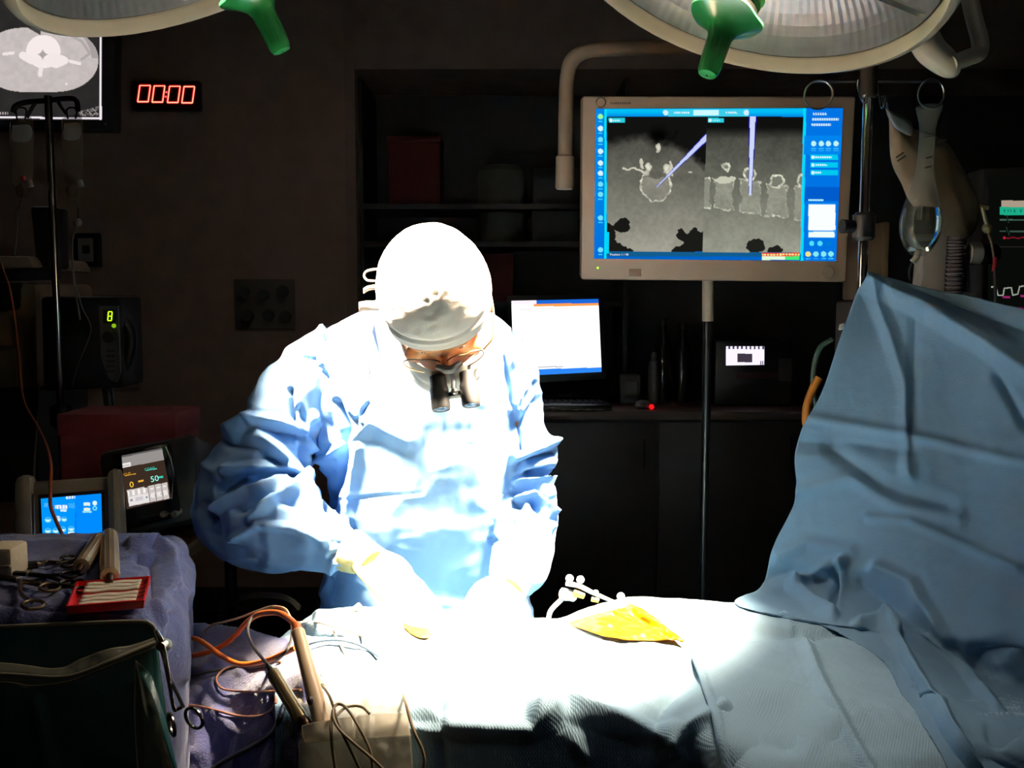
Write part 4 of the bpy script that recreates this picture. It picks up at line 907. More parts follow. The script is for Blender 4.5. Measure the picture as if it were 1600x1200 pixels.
def drill_console():
    QC = [(24, 754), (186, 744), (194, 884), (18, 893)]; Ys = Plane(QC, [1.84, 1.88, 1.85, 1.81]); c = P(105, 838, 1.95); t = thing('drill_console', 'grey brown control console with a bright blue touch screen', 'console', (c.x, 1.95, CZ))
    slab_px('housing', [(24, 754), (186, 744), (194, 884), (18, 893)], Ys, 0.06, taupe, t, 0.012)
    bm = NB(); p0 = Ys.at(40, 770, -0.055); p1 = Ys.at(160, 762, -0.055); p2 = Ys.at(165, 866, -0.055); p3 = Ys.at(36, 870, -0.055); quadbox(bm, [p0, p1, p2, p3], 0.12, 0.01); add_bm('rear_housing', bm, taupe, t)
    for q in ([(24, 744), (52, 741), (56, 888), (20, 892)], [(167, 735), (189, 730), (197, 882), (171, 886)]):
        slab_px('side_rail', q, Ys, 0.05, taupe, t, 0.014, off=0.015)
    slab_px('screen_frame', [(60, 773), (163, 765), (166, 846), (64, 850)], Ys, 0.01, black, t, 0.002, off=0.004)
    def fn(X, Y):
        n = len(X); c = np.tile(np.array([0., 140, 255]), (n, 1)); c[X < 118] = (0, 150, 255)
        def put(m, col): c[m] = col
        s = (770-(X-64)*0.075)
        put((np.abs(X-111) < 7) & (np.abs(Y-s-10) < 2.6) & (np.sin(X*1.5) > -0.7), (225, 245, 255))
        put((X > 87) & (X < 107) & (np.abs(Y-792) < 3) & (np.sin(X*1.4) > -0.75), (240, 250, 255)); put((X > 95) & (X < 105) & (np.abs(Y-797.5) < 1.8), (215, 240, 255))
        put((X > 108) & (X < 118) & (np.abs(Y-790) < 4) & (np.sin(X*1.7+Y*1.3) > 0.3), (90, 195, 255))
        for cx, cy_, r in ((76, 812, 5), (90, 811, 5.5), (101, 811, 4.5), (76, 829, 5), (88, 829, 5), (99, 827, 5), (112, 826, 5)):
            d = ((X-cx)/r)**2+((Y-cy_)/(r*0.9))**2; put((d < 1) & (Y > cy_-1), (120, 225, 250)); put((d < 0.35) & (Y > cy_), (230, 250, 250)); put((d < 1) & (Y <= cy_-1) & (d > 0.4), (70, 190, 250))
        put((np.abs(X-112) < 4.5) & (np.abs(Y-832) < 1.6), (220, 245, 255)); put((np.abs(X-90) < 5) & (np.abs(Y-810) < 4) & (np.sin(X*2) > -0.4), (235, 248, 250))
        for cy_ in (787.5, 796): put((np.abs(X-136.5) < 5) & (np.abs(Y-cy_) < 2.6), (225, 245, 235)); put((np.abs(X-137) < 7) & (np.abs(Y-799.5) < 1.5), (150, 225, 240))
        put((X-149)**2+(Y-786)**2 < 13, (225, 250, 240)); d = np.hypot(X-149, Y-794); put((d < 3.6) & (d > 1.8), (120, 225, 250))
        put((np.abs(X-119) < 0.6) & (Y > 800), (0, 110, 235))
        put((np.abs(X-73) < 3) & (np.abs(Y-789) < 3.5) & (np.sin(X*2+Y) > 0.3), (110, 205, 255))
        return c
    lit_screen('screen', [(65, 779), (159, 771), (161, 842), (68, 846)], Ys, 140, 110, fn, t, 1.0, 0.0055)
    bm = NB(); 
    for x in (50, 170):
        p = P(x, 850, 1.9); cyl(bm, (p.x, 1.95, CZ), (p.x, 1.95, CZ+0.012), 0.015, 12)
    add_bm('rubber_foot', bm, black, t)
drill_console()
def generator():
    c = P(250, 838, 2.1); t = thing('electrosurgical_generator', 'black electrosurgical unit with a tilted display reading 0 and 50', 'generator', (c.x, 2.1, CZ))
    QG = [(174, 708), (266, 690), (282, 800), (186, 826)]; Ys = Plane(QG, [2.02, 2.06, 2.0, 1.97])
    slab_px('body', [(150, 706), (308, 676), (309, 812), (172, 848)], [2.08, 2.12, 2.08, 2.04], 0.3, M('deep_black', (12, 12, 14), 0.5), t, 0.02)
    slab_px('front_panel', [(174, 708), (266, 690), (282, 800), (186, 826)], Ys, 0.06, M('glossy_black', (14, 13, 13), 0.15), t, 0.008)
    q = [(190, 712), (253, 700), (268, 779), (198, 796)]
    def fn(X, Y):
        n = len(X); u = (X-190)/66.0; s = Y+(X-190)*0.2; c = np.tile(np.array([58., 44, 34]), (n, 1))
        # s: rows following the tilt;  screen from 712 to 797
        r = s-712; k = X-(190+r*0.13)
        def put(m, col): c[m] = col
        put(r < 20, (150, 145, 142)); put(r < 3, (92, 88, 88)); put((r > 13) & (r < 20) & (k < 12), (235, 232, 230)); put((np.abs(r-17) < 0.7) & (k < 10), (160, 155, 155))
        put((np.abs(r-33) < 0.7) & (k > 1) & (k < 18), (215, 160, 60))
        put((np.abs(r-31.5) < 0.7) & (k > 34) & (k < 51), (90, 200, 180))
        put((np.abs(r-46) < 1.6) & (k > 20) & (k < 28), (238, 180, 70)); put((np.abs(r-46) < 1.6) & (k > 51) & (k < 59), (60, 205, 180))
        put((r > 56) & (k > 1) & (k < 64), (205, 196, 192)); put((r > 55) & (r < 58) & (k > 28) & (k < 33), (58, 44, 34))
        put((r > 58) & (r < 66) & (k > 2) & (k < 29) & (np.sin(k*0.75) > 0.2), (248, 246, 244)); put((r > 67) & (r < 81) & (k > 2) & (k < 33), (232, 228, 226)); put((np.abs(r-73) < 3) & (k > 12) & (k < 24), (205, 200, 205))
        for kk in (33.5, 44, 54.5): put((np.abs(k-kk) < 0.5) & (r > 56), (120, 110, 108))
        for kk in (39, 49, 59): put((np.abs(k-kk) < 3) & (r > 68) & (r < 76) & (np.sin(k*2+r) > -0.4), (250, 248, 246)); put((np.abs(k-kk) < 2.4) & (np.abs(r-61.5) < 0.8), (250, 248, 246))
        put((k > 4) & (k < 8) & (np.abs(r-73) < 1.6), (150, 140, 150)); put((k > 28) & (k < 31) & (np.abs(r-73) < 1.6), (120, 130, 140))
        put((r > 82), (60, 46, 40))
        return c
    scr = lit_screen('screen', q, Ys, 130, 150, fn, t, 1.0, 0.001)
    xd = Ys.at(253, 700)-Ys.at(190, 712); yd = Ys.at(190, 712)-Ys.at(198, 796)
    for s, px, py, sz, m in (('0', 203, 762, 0.0175, E('amber_text', (255, 205, 60), 1.1)), ('50', 235.5, 753.5, 0.0175, E('aqua_text', (150, 250, 235), 1.1))):
        text('screen_text', s, Ys.at(px, py, 0.002), xd, sz, m, scr, yd)
    for px, py, s, m in ((193.5, 743.5, 'CUT', E('amber_label', (245, 165, 40), 1.0)), (226, 735.5, 'COAG', E('aqua_label', (40, 215, 185), 1.0))):
        text('screen_text', s, Ys.at(px, py, 0.002), xd, 0.0072, m, scr, yd)
    wire('bezel_edge', [Ys.at(*p, 0.002) for p in ((259, 698), (267, 720), (270, 750), (269, 780))], 0.0014, M('bright_edge', (210, 205, 200), 0.2, 1.0), t)
    for px in (256, 273):
        bm = NB(); p = Ys.at(px, 803); cyl(bm, p+Vector((0, 0.03, 0)), p+Vector((0, -0.006, 0)), 0.007, 14, bev=0.001); add_bm('socket', bm, M('dim_socket', (96, 86, 80), 0.4), t)
generator()
def left_cables():
    t = thing('optical_cable', 'long thin orange cable hanging from the beige machine down past the blue screen', 'cable', tuple(P(40, 650, 2.0)))
    om = M('dull_orange', (176, 84, 44), 0.5)
    wire('cable', [(2, 412, 2.82), (6, 425, 2.8), (16, 455, 2.76), (27, 530, 2.66), (36, 620, 2.48), (58, 665, 2.25), (72, 695, 2.05), (79, 725, 1.9), (79, 760, 1.82), (79, 790, 1.80), (88, 815, 1.78), (98, 836, 1.74), (108, 850, 1.62)], 0.0034, om, t, n=90)
    t2 = thing('thin_cable', 'thin dark cable hanging left of the orange cable', 'cable', tuple(P(55, 700, 2.0)))
    wire('cable', [(60, 600, 2.8), (58, 660, 2.5), (54, 720, 2.1), (52, 780, 1.82), (53, 832, 1.78), (54, 850, 1.62)], 0.0025, M('brown_grey_wire', (82, 70, 58), 0.5), t2)
left_cables()
# ================================================================ operating table and drapes
def operating_table():
    t = thing('operating_table', 'operating table hidden under the pale blue patient drape', 'table', (0.1, 1.5, 0))
    bm = NB(); box(bm, (-0.75, 1.24, 0.78), (0.95, 1.66, 0.86), 0.03); add_bm('mattress', bm, M('black_vinyl', (22, 22, 24), 0.5), t)
    bm = NB(); box(bm, (-0.75, 1.24, 0.72), (0.95, 1.66, 0.775), 0.01); add_bm('table_frame', bm, steel, t)
    bm = NB(); box(bm, (-0.12, 1.3, 0.12), (0.22, 1.62, 0.72), 0.03); add_bm('column', bm, steel, t)
    bm = NB(); box(bm, (-0.4, 1.22, 0.0), (0.6, 1.7, 0.12), 0.03); add_bm('base', bm, M('grey_base', (88, 90, 92), 0.4), t)
operating_table()
RIDGE = ([380, 430, 470, 500, 560, 620, 700, 855, 905, 960, 1000, 1075, 1150, 1225, 1300, 1400, 1500, 1600, 1750],
         [1040, 1012, 978, 962, 955, 956, 968, 972, 958, 941, 936, 939, 945, 957, 972, 1000, 1035, 1060, 1100])
def DY(py):  # depth of the draped patient's near slope at photo row py
    return float(np.interp(py, [940, 1000, 1060, 1110, 1150, 1200, 1300], [1.52, 1.38, 1.27, 1.20, 1.165, 1.145, 1.12]))
def patient_drape():
    xs = [430, 462, 500, 560, 620, 690, 770, 855, 905, 960, 1000, 1075, 1150, 1225, 1300, 1400, 1500, 1620, 1760]
    rd = lambda x: float(np.interp(x, *RIDGE)); rows = []
    rows.append([Vector((P(x, rd(x), 1.70).x, 1.72, 0.62)) for x in xs])
    rows.append([Vector((P(x, rd(x), 1.68).x, 1.70, 0.90)) for x in xs])
    rows.append([P(x, rd(x), 1.66)+Vector((0, 0, -0.03)) for x in xs])
    rows.append([P(x, rd(x), 1.58)+Vector((0, 0, -0.002)) for x in xs])
    rows.append([P(x, rd(x)+2, 1.50) for x in xs])
    for fr, Y in ((0.30, 1.385), (0.56, 1.29), (0.78, 1.215)):
        rows.append([P(x, rd(x)+(1130-rd(x))*fr, Y) for x in xs])
    k = [min(1, max(0, (x-1080)/90)) for x in xs]      # right of the lit field the drape runs on flatter toward the camera
    rows.append([P(x, 1128, 1.165) for x in xs])
    rows.append([P(x, 1180+24*q, 1.15-0.075*q) for x, q in zip(xs, k)])
    b = rows[-1]
    rows.append([Vector((p.x, 1.14-0.10*q, 0.86+0.10*q)) for p, q in zip(b, k)]); rows.append([Vector((p.x, 1.12-0.10*q, 0.62)) for p, q in zip(b, k)]); rows.append([Vector((p.x, 1.12-0.10*q, 0.42)) for p, q in zip(b, k)])
    L = [
        ([(600, 1082), (690, 1130)], 20, 0.010), ([(690, 1075), (692, 1200)], 12, -0.008), ([(700, 1105), (760, 1090), (830, 1110)], 28, 0.010),
        ([(845, 1118), (880, 1102), (930, 1118), (1000, 1140), (1050, 1150)], 26, 0.022), ([(700, 1138), (830, 1142), (870, 1120)], 22, 0.014),
        ([(930, 1095), (1000, 1075), (1010, 1072)], 26, -0.012), ([(1020, 1145), (1035, 1100), (1075, 1065)], 24, -0.012), ([(1045, 1148), (1110, 1120), (1130, 1110)], 20, 0.012),
        ([(620, 1100), (690, 1108)], 14, -0.008), ([(640, 1140), (690, 1145)], 12, 0.008), ([(900, 1160), (915, 1180)], 20, 0.008),
        ([(1040, 1155), (1060, 1172)], 10, 0.010),
        # far right fold set
        ([(1255, 1005), (1275, 1060), (1320, 1140), (1365, 1215)], 16, 0.012), ([(1150, 985), (1250, 1000), (1310, 990), (1380, 1002)], 14, -0.008),
        ([(1200, 1110), (1245, 1105), (1230, 1150)], 40, -0.010), ([(1235, 985), (1225, 960)], 10, 0.005),
        ([(500, 965), (560, 972), (620, 968)], 12, 0.010), ([(470, 985), (540, 992), (600, 985)], 14, -0.012), ([(470, 1008), (520, 998), (590, 1004)], 10, 0.008), ([(520, 1030), (550, 1060)], 18, 0.006),
    ]
    o = sheet('patient_drape', rows, 190, 420, drape_m, None, L, [(0.006, (7, 9, 7), False), (0.003, (24, 24, 24), True)], 0.002)
    tag(o, 'pale blue drape over the patient lying under the lamps, brightly lit in the middle', 'drape')
    # a second layer whose edge runs down at the right of the lit field
    e = [(1078, 1012), (1088, 1030), (1105, 1075), (1120, 1120), (1130, 1165), (1138, 1215)]; tr = bvh_of(o)
    rows = []
    for i, (x, y) in enumerate(e):
        yy = min(y, 1198); rows.append([onto(tr, x-3, yy, 0.001), onto(tr, x+4, yy-1, 0.009), onto(tr, x+30, yy-3, 0.006), onto(tr, x+110, yy-8, 0.004), onto(tr, x+190, yy-18, -0.004)]); rows[-1] = [p+Vector((0, 0, -(y-yy)*0.0008)) for p in rows[-1]]
    o2 = sheet('drape_edge_layer', rows, 60, 50, drape_m, o, [([(1088, 1030), (1120, 1120), (1138, 1215)], 9, 0.006)], [(0.002, (20, 20, 20), False)], 0.002)
    return o
PD = patient_drape(); PT = bvh_of(PD)
def film():
    S = lambda x, y, *k: onto(PT, x, y, 0.010, 1.5)
    fm = M('iodine_film', (206, 108, 4), 0.22, var=0.22, vscale=40, bump=0.3, bscale=60, coat=0.5)
    rows = [[S(900, 968), S(940, 958), S(985, 948), S(1002, 950)],
            [S(890, 974), S(945, 966), S(1000, 962), S(1022, 964)],
            [S(905, 982), S(955, 980), S(1020, 978), S(1045, 984)],
            [S(945, 996), S(985, 1000), S(1040, 1002), S(1070, 1008)]]
    o = sheet('incision_film', rows, 40, 60, fm, None, [([(930, 972), (1060, 1005)], 4, 0.003), ([(985, 950), (1068, 1006)], 7, 0.006), ([(960, 958), (1040, 992)], 4, 0.004), ([(945, 962), (1000, 955)], 4, 0.003), ([(990, 962), (1050, 1000)], 4, -0.003)], [(0.0022, (40, 60, 40), True)], 0.001)
    tag(o, 'glossy orange iodine film stuck on the drape right of the surgeon', 'film')
    rows = [[S(628, 973), S(650, 980), S(672, 984)], [S(632, 980), S(650, 988), S(674, 991)], [S(642, 990), S(655, 997), S(668, 998)]]
    o = sheet('incision_film', rows, 20, 24, fm, None, [], [(0.002, (50, 50, 50), True)], 0.001)
    tag(o, 'small orange film patch under the gloved hand at the left', 'film')
film()
def screen_drape():
    rows = [
        [(1349, 424, 1.86), (1385, 434, 1.86), (1440, 447, 1.83), (1510, 462, 1.79), (1600, 484, 1.72), (1740, 500, 1.62)],
        [(1337, 460, 1.862), (1380, 470, 1.86), (1440, 478, 1.82), (1510, 492, 1.77), (1600, 512, 1.70), (1740, 530, 1.60)],
        [(1312, 530, 1.865), (1370, 535, 1.85), (1440, 545, 1.81), (1510, 555, 1.76), (1600, 575, 1.68), (1740, 590, 1.58)],
        [(1285, 610, 1.86), (1350, 615, 1.83), (1430, 630, 1.78), (1510, 640, 1.73), (1600, 655, 1.65), (1740, 670, 1.55)],
        [(1252, 672, 1.85), (1330, 685, 1.81), (1420, 700, 1.75), (1510, 715, 1.69), (1600, 725, 1.61), (1740, 740, 1.52)],
        [(1242, 715, 1.84), (1320, 740, 1.79), (1420, 760, 1.72), (1510, 775, 1.66), (1600, 790, 1.58), (1740, 800, 1.49)],
        [(1243, 780, 1.82), (1310, 805, 1.77), (1410, 830, 1.69), (1510, 845, 1.62), (1600, 855, 1.54), (1740, 870, 1.45)],
        [(1210, 850, 1.80), (1290, 870, 1.75), (1400, 895, 1.66), (1500, 910, 1.57), (1600, 925, 1.49), (1740, 940, 1.40)],
        [(1190, 915, 1.74), (1270, 930, 1.71), (1380, 960, 1.61), (1480, 985, 1.50), (1600, 1005, 1.41), (1740, 1015, 1.34)],
        [(1150, 946, 1.655), (1262, 968, 1.605), (1385, 985, 1.515), (1490, 1040, 1.41), (1610, 1075, 1.32), (1760, 1090, 1.27)],
        [(1285, 976, 1.525), (1330, 985, 1.50), (1400, 1010, 1.44), (1520, 1090, 1.32), (1640, 1130, 1.25), (1780, 1150, 1.21)],
        [(1390, 1040, 1.36), (1420, 1060, 1.34), (1460, 1100, 1.28), (1560, 1150, 1.22), (1660, 1180, 1.19), (1790, 1190, 1.16)],
        [(1450, 1130, 1.21), (1480, 1140, 1.205), (1520, 1160, 1.19), (1600, 1200, 1.165), (1690, 1220, 1.15), (1800, 1230, 1.13)],
        [(1500, 1215, 1.1), (1530, 1215, 1.1), (1570, 1225, 1.09), (1640, 1240, 1.08), (1720, 1250, 1.07), (1820, 1260, 1.05)],
    ]
    tr = PT
    for i in range(9, len(rows)):
        rows[i] = [onto(tr, min(x, 1590), min(y, 1199), 0.005+0.004*min(3, i-9), Y) if (x <= 1590 and y <= 1199) else onto(tr, 1585, min(y, 1199), 0.012, Y)+Vector(((x-1585)/1500*1.2, 0, -max(0, y-1199)*0.0012)) for (x, y, Y) in rows[i]]
    rows.append([p+Vector((0.0, -0.03, -0.10)) for p in rows[-1]])
    L = [([(1352, 432), (1440, 470), (1540, 530), (1600, 575)], 30, 0.022), ([(1420, 448), (1510, 480), (1600, 515)], 26, -0.018), ([(1353, 435), (1390, 520), (1415, 600), (1420, 740)], 18, 0.010), ([(1430, 500), (1425, 700)], 14, -0.006),
         ([(1262, 652), (1340, 665), (1420, 680), (1500, 700), (1600, 722)], 12, 0.008), ([(1250, 690), (1330, 690), (1420, 705)], 22, -0.012), ([(1300, 700), (1380, 760), (1480, 790)], 22, -0.012), ([(1240, 770), (1330, 745), (1400, 790), (1500, 810)], 18, 0.010),
         ([(1560, 590), (1600, 660)], 14, -0.014), ([(1360, 810), (1420, 815), (1500, 850), (1590, 890)], 12, 0.010),
         ([(1238, 915), (1290, 890), (1318, 878)], 14, 0.022), ([(1240, 918), (1270, 945), (1300, 962)], 12, 0.018), ([(1302, 885), (1308, 915), (1302, 950)], 11, -0.024), ([(1318, 885), (1316, 920), (1304, 955)], 10, 0.012),
         ([(1370, 890), (1425, 915), (1440, 945), (1475, 1000)], 18, 0.018), ([(1345, 915), (1400, 950), (1440, 980)], 26, -0.018), ([(1340, 975), (1385, 968), (1400, 990)], 12, 0.016),
         ([(1382, 972), (1420, 1040), (1470, 1120), (1525, 1205)], 16, 0.018), ([(1398, 1030), (1440, 1100), (1490, 1190)], 17, -0.022), ([(1430, 985), (1500, 1040), (1560, 1110)], 14, 0.012), ([(1470, 1000), (1540, 1050), (1590, 1100)], 20, -0.012),
         ([(1530, 1020), (1580, 1010), (1610, 1030)], 26, -0.02), ([(1560, 1150), (1590, 1120), (1600, 1080)], 26, -0.02), ([(1215, 870), (1260, 850), (1330, 860)], 16, 0.010), ([(1200, 900), (1240, 890), (1290, 905)], 14, -0.012)]
    o = sheet('screen_drape', rows, 240, 170, screen_drape_m, None, L, [(0.006, (5, 5, 4), False), (0.0028, (16, 16, 12), True)], 0.0015, PT)
    tag(o, 'blue paper drape hung as a tall screen at the right, clipped to the chrome pole', 'drape')
    t = thing('drape_rail', 'steel rail holding up the blue screen drape at the right', 'rail', (P(1350, 430, 1.88).x+0.02, 1.89, 0.8))
    p = [Vector(c) for c in (P(1362, 436, 1.88), P(1450, 458, 1.86), P(1600, 500, 1.76), P(1760, 520, 1.64))]
    bm = NB(); tube(bm, p, 0.006, 10); add_bm('rail', bm, steel, t)
    bm = NB(); tube(bm, [p[-1], (p[-1].x, p[-1].y, 0.0)], 0.009, 10, smooth=False); add_bm('post', bm, steel, t)
    bm = NB(); c = P(1330, 510, 1.86)
    slab_px('drape_clip', [(1314, 507), (1320, 505), (1318, 515), (1312, 516)], 1.855, 0.01, white_m, t, 0.001)
screen_drape()
def purple_towel():
    rows = [[(262, 1000, 1.68), (300, 985, 1.70), (360, 992, 1.66), (420, 1005, 1.60), (470, 1020, 1.50)],
            [(262, 1030, 1.58), (310, 1015, 1.57), (370, 1025, 1.53), (430, 1040, 1.40), (478, 1052, 1.265)],
            [(262, 1090, 1.48), (310, 1075, 1.46), (370, 1080, 1.42), (430, 1085, 1.30), (478, 1092, 1.20)],
            [(262, 1150, 1.40), (310, 1140, 1.38), (370, 1140, 1.35), (430, 1140, 1.23), (474, 1140, 1.145)],
            [(262, 1210, 1.34), (310, 1205, 1.33), (370, 1205, 1.30), (430, 1205, 1.19), (470, 1205, 1.125)],
            [Vector((-0.48, 1.31, 0.84)), Vector((-0.43, 1.30, 0.84)), Vector((-0.37, 1.28, 0.84)), Vector((-0.30, 1.18, 0.84)), Vector((-0.25, 1.115, 0.84))],
            [Vector((-0.48, 1.30, 0.5)), Vector((-0.43, 1.29, 0.5)), Vector((-0.37, 1.27, 0.5)), Vector((-0.30, 1.17, 0.5)), Vector((-0.25, 1.11, 0.5))]]
    rows.insert(0, [Vector((P(x, 995, 1.7).x, 1.72, 0.7)) for x in (262, 300, 360, 420, 470)])
    L = [([(300, 1060), (340, 1050), (380, 1042)], 14, -0.012), ([(330, 1030), (350, 1046), (380, 1050)], 10, 0.008), ([(430, 1090), (440, 1150), (438, 1205)], 14, -0.014), ([(455, 1090), (458, 1200)], 10, 0.008), ([(340, 1120), (385, 1150), (370, 1200)], 24, 0.010), ([(310, 1100), (330, 1160)], 20, -0.008)]
    o = sheet('blue_towel', rows, 120, 100, towel_m, None, L, [(0.010, (8, 8, 8), False), (0.003, (30, 30, 30), True)], 0.004)
    tag(o, 'purple blue cloth towel under the cables, between the instrument stand and the patient drape', 'towel')
    return o
TT = purple_towel(); TB = bvh_of(TT)

# ================================================================ instrument stand with towel
MZ = 1.155
def instrument_stand():
    t = thing('instrument_stand', 'steel instrument stand under the purple blue towel at lower left', 'stand', (-0.8, 1.42, 0))
    bm = NB(); box(bm, (-1.15, 1.20, MZ-0.028), (-0.60, 1.54, MZ-0.012), 0.006); add_bm('tray', bm, steel, t)
    bm = NB(); cyl(bm, (-0.95, 1.40, 0.06), (-0.95, 1.40, MZ-0.028), 0.014, 14); add_bm('post', bm, steel, t)
    bm = NB(); box(bm, (-1.15, 1.2, 0.03), (-0.75, 1.55, 0.06), 0.01); add_bm('base', bm, steel, t)
instrument_stand()
def stand_towel():
    # cloth over a rounded tray: px control net, back hang, top, front hang; right end drops
    top = lambda x, y: Vector((x, y, MZ))
    xr = -0.50
    xs = [-1.25, -1.05, -0.85, -0.70, -0.58, -0.505, -0.462, -0.45, -0.448]
    def zx(x, y): return MZ - (0 if x < -0.55 else 0.012*((x+0.55)/0.1)**2)
    rows = []
    for y, dz, k in ((1.63, -0.30, 0.01), (1.625, -0.08, 0.005), (1.60, -0.012, 0), (1.56, 0.004, 0), (1.48, 0.0, 0), (1.40, 0.0, 0), (1.30, 0.0, 0), (1.225, 0.0, 0), (1.192, -0.014, 0), (1.184, -0.06, 0), (1.18, -0.16, 0), (1.178, -0.34, 0)):
        r = []
        for i, x in enumerate(xs):
            z = MZ+dz; yy = y; xx = x
            if i == 5: z -= 0.004
            if i == 6: z -= 0.035
            if i == 7: z = min(z-0.12, MZ-0.13)
            if i == 8: z = min(z-0.26, MZ-0.27)
            if i >= 4: xx = x - 0.10*max(0, (y-1.25))/0.35*min(1, (i-3)/2)
            r.append(Vector((xx, yy, z)))
        rows.append(r)
    L = [([(205, 855), (240, 850), (262, 870), (268, 920)], 12, 0.016), ([(215, 875), (238, 880), (243, 930)], 12, -0.014), ([(262, 845), (290, 870), (285, 930)], 16, 0.014), ([(20, 858), (90, 853), (160, 862)], 12, 0.010), ([(0, 948), (90, 955), (210, 960)], 7, -0.006), ([(276, 930), (280, 1060)], 10, 0.012), ([(262, 960), (268, 1080)], 10, -0.010), ([(60, 905), (95, 935)], 16, 0.008), ([(240, 945), (250, 975)], 8, 0.01)]
    o = sheet('stand_towel', rows, 150, 220, towel_m, None, L, [(0.005, (9, 9, 9), False), (0.002, (40, 40, 40), True)], 0.004)
    tag(o, 'purple blue cloth towel covering the instrument stand at lower left', 'towel')
stand_towel()
def tray_items():
    gold = M('warm_steel', (232, 204, 164), 0.36, 0.85); dks = M('dark_steel', (70, 64, 58), 0.3, 1.0)
    def at(px, py, dz=0.0):  # point on the tray cloth at a pixel
        c = Vector((0, 0, CAMZ)); d = P(px, py, 1.0)-c; return c+d*((MZ+0.006+dz-CAMZ)/d.z)
    # two knurled handles
    for px0, px1, rr, lb in (((156, 846), (127, 890), 0.0112, 'knurled steel handle lying aslant, left of the pair on the towel'), ((171, 842), (172, 908), 0.0128, 'knurled steel handle pointing at the camera, right of the pair on the towel')):
        a = at(*px0, 0.006); b = at(*px1, 0.006); a.z = b.z = MZ+0.006+rr; t = thing('knurled_driver', lb, 'instrument', tuple((a+b)/2-Vector((0, 0, rr))), 'knurled handles on the towel')
        d = (b-a).normalized(); L = (b-a).length
        bm = NB(); lathe(bm, [(rr*0.5, 0), (rr*0.9, 0.004), (rr, 0.012), (rr, L*0.86), (rr*0.93, L*0.88), (rr*0.93, L*0.9), (rr, L*0.92), (rr*0.95, L), (rr*0.5, L+0.001)], a, d, 36, lambda an, r, h: (r*(1+0.05*(math.cos(12*an) > 0)), h)); add_bm('grip', bm, gold, t, 25)
        bm = NB(); lathe(bm, [(rr*0.62, 0), (rr*0.55, 0.008), (rr*0.35, 0.012), (rr*0.55, 0.018), (rr*0.3, 0.028)], a+d*0.001, -d, 20); add_bm('collar', bm, M('brown_collar', (60, 36, 28), 0.35, 0.6), t)
        bm = NB(); cyl(bm, b, b+d*0.022-Vector((0, 0, 0.002)), rr*0.45, 14, rr*0.3); add_bm('tip', bm, M('brown_tip', (96, 66, 40), 0.3, 0.8), t)
    # red dish with white patties
    c = [at(120, 922), at(236, 913), at(226, 952), at(104, 962)]
    t = thing('sponge_dish', 'shallow red dish of white cotton strips on the towel', 'dish', tuple(sum(c, Vector())/4))
    rm = M('red_plastic', (205, 22, 20), 0.35); bm = NB()
    dn = Vector((0, 0, 1)); vs = lambda s, h: [(sum(c, Vector())/4+(p-sum(c, Vector())/4)*s+dn*h) for p in c]
    rings = [vs(0.97, 0.001), vs(1.0, 0.012), vs(0.96, 0.0125), vs(0.90, 0.004)]
    V = [[bm.verts.new(p) for p in r] for r in rings]
    for i in range(3):
        for k in range(4): bm.faces.new([V[i][k], V[i][(k+1) % 4], V[i+1][(k+1) % 4], V[i+1][k]])
    bm.faces.new(V[0][::-1]); bm.faces.new(V[3]); add_bm('dish', bm, rm, t, 0)
    wm = M('cotton', (222, 206, 176), 0.9, bump=0.4)
    ce = sum(c, Vector())/4
    for k in range(6):
        f = (k+0.5)/6; p0 = c[0]*(1-f)+c[3]*f; p1 = c[1]*(1-f)+c[2]*f; a = p0*0.86+p1*0.14; b = p0*0.12+p1*0.88
        s = thing('cotton_strip', 'white cotton strip in the red dish, ' + ('rearmost', 'second from the rear', 'third from the rear', 'third from the front', 'second from the front', 'frontmost')[k] + ' of six', 'cotton strip', tuple((a+b)/2+dn*0.006), 'cotton strips in the red dish')
        G = np.zeros((4, 16, 3)); w2 = (c[3]-c[0]).normalized()*0.0062
        for u in range(4):
            for v in range(16):
                q = a*(1-v/15)+b*(v/15)+w2*(u-1.5)/1.5*0.9; G[u, v] = (q.x, q.y, ce.z+0.0085+0.0006*math.sin(v*0.8+k)+0.0008*(k % 3))
        sheet_mesh('strip', G, wm, s, 0.003)
        wire('thread', [b+dn*0.009, b+Vector((0.004, -0.004, 0.010)), b+Vector((0.010, -0.003, 0.012))], 0.0006, M('dark_thread', (60, 60, 50), 0.6), s)
    s = thing('cotton_strip', 'white cotton strip lying behind the rim of the red dish', 'cotton strip', tuple(at(155, 918)))
    G = np.zeros((3, 12, 3))
    for u in range(3):
        for v in range(12):
            q = at(134+v*3.7, 918+u*1.4-v*0.12); G[u, v] = (q.x, q.y, q.z+0.006+0.0025*math.sin(v*1.3))
    sheet_mesh('strip', G, wm, s, 0.003)
    # clamps with ring handles
    def clamp(label, tip, joint, r1, r2, m, rr=0.011, ring_sq=1):
        T, J = at(*tip, 0.005), at(*joint, 0.007); A, B = at(*r1, 0.006), at(*r2, 0.008)
        t = thing('ring_clamp', label, 'clamp', tuple((T+A)/2-Vector((0, 0, 0.005))), 'ring-handled clamps on the towel')
        for R_, s in ((A, 1), (B, -1)):
            d = (R_-J).normalized(); sd = Vector((-d.y, d.x, 0))*0.003*s
            bm = NB(); tube(bm, [T+sd*0.3, (T+J)/2+sd, J, (J+R_)/2-sd*2.0, R_-d*rr], [0.0015, 0.0026, 0.0038, 0.0028, 0.0026], 8, 26); ar = add_bm('arm', bm, m, t)
            bm = NB(); torus(bm, R_, rr, 0.0024, (0.15, -0.1, 1), 26); add_bm('finger_ring', bm, m, ar)
        bm = NB(); cyl(bm, J-Vector((0, 0, 0.004)), J+Vector((0, 0, 0.005)), 0.004, 12); add_bm('pivot', bm, steel, t)
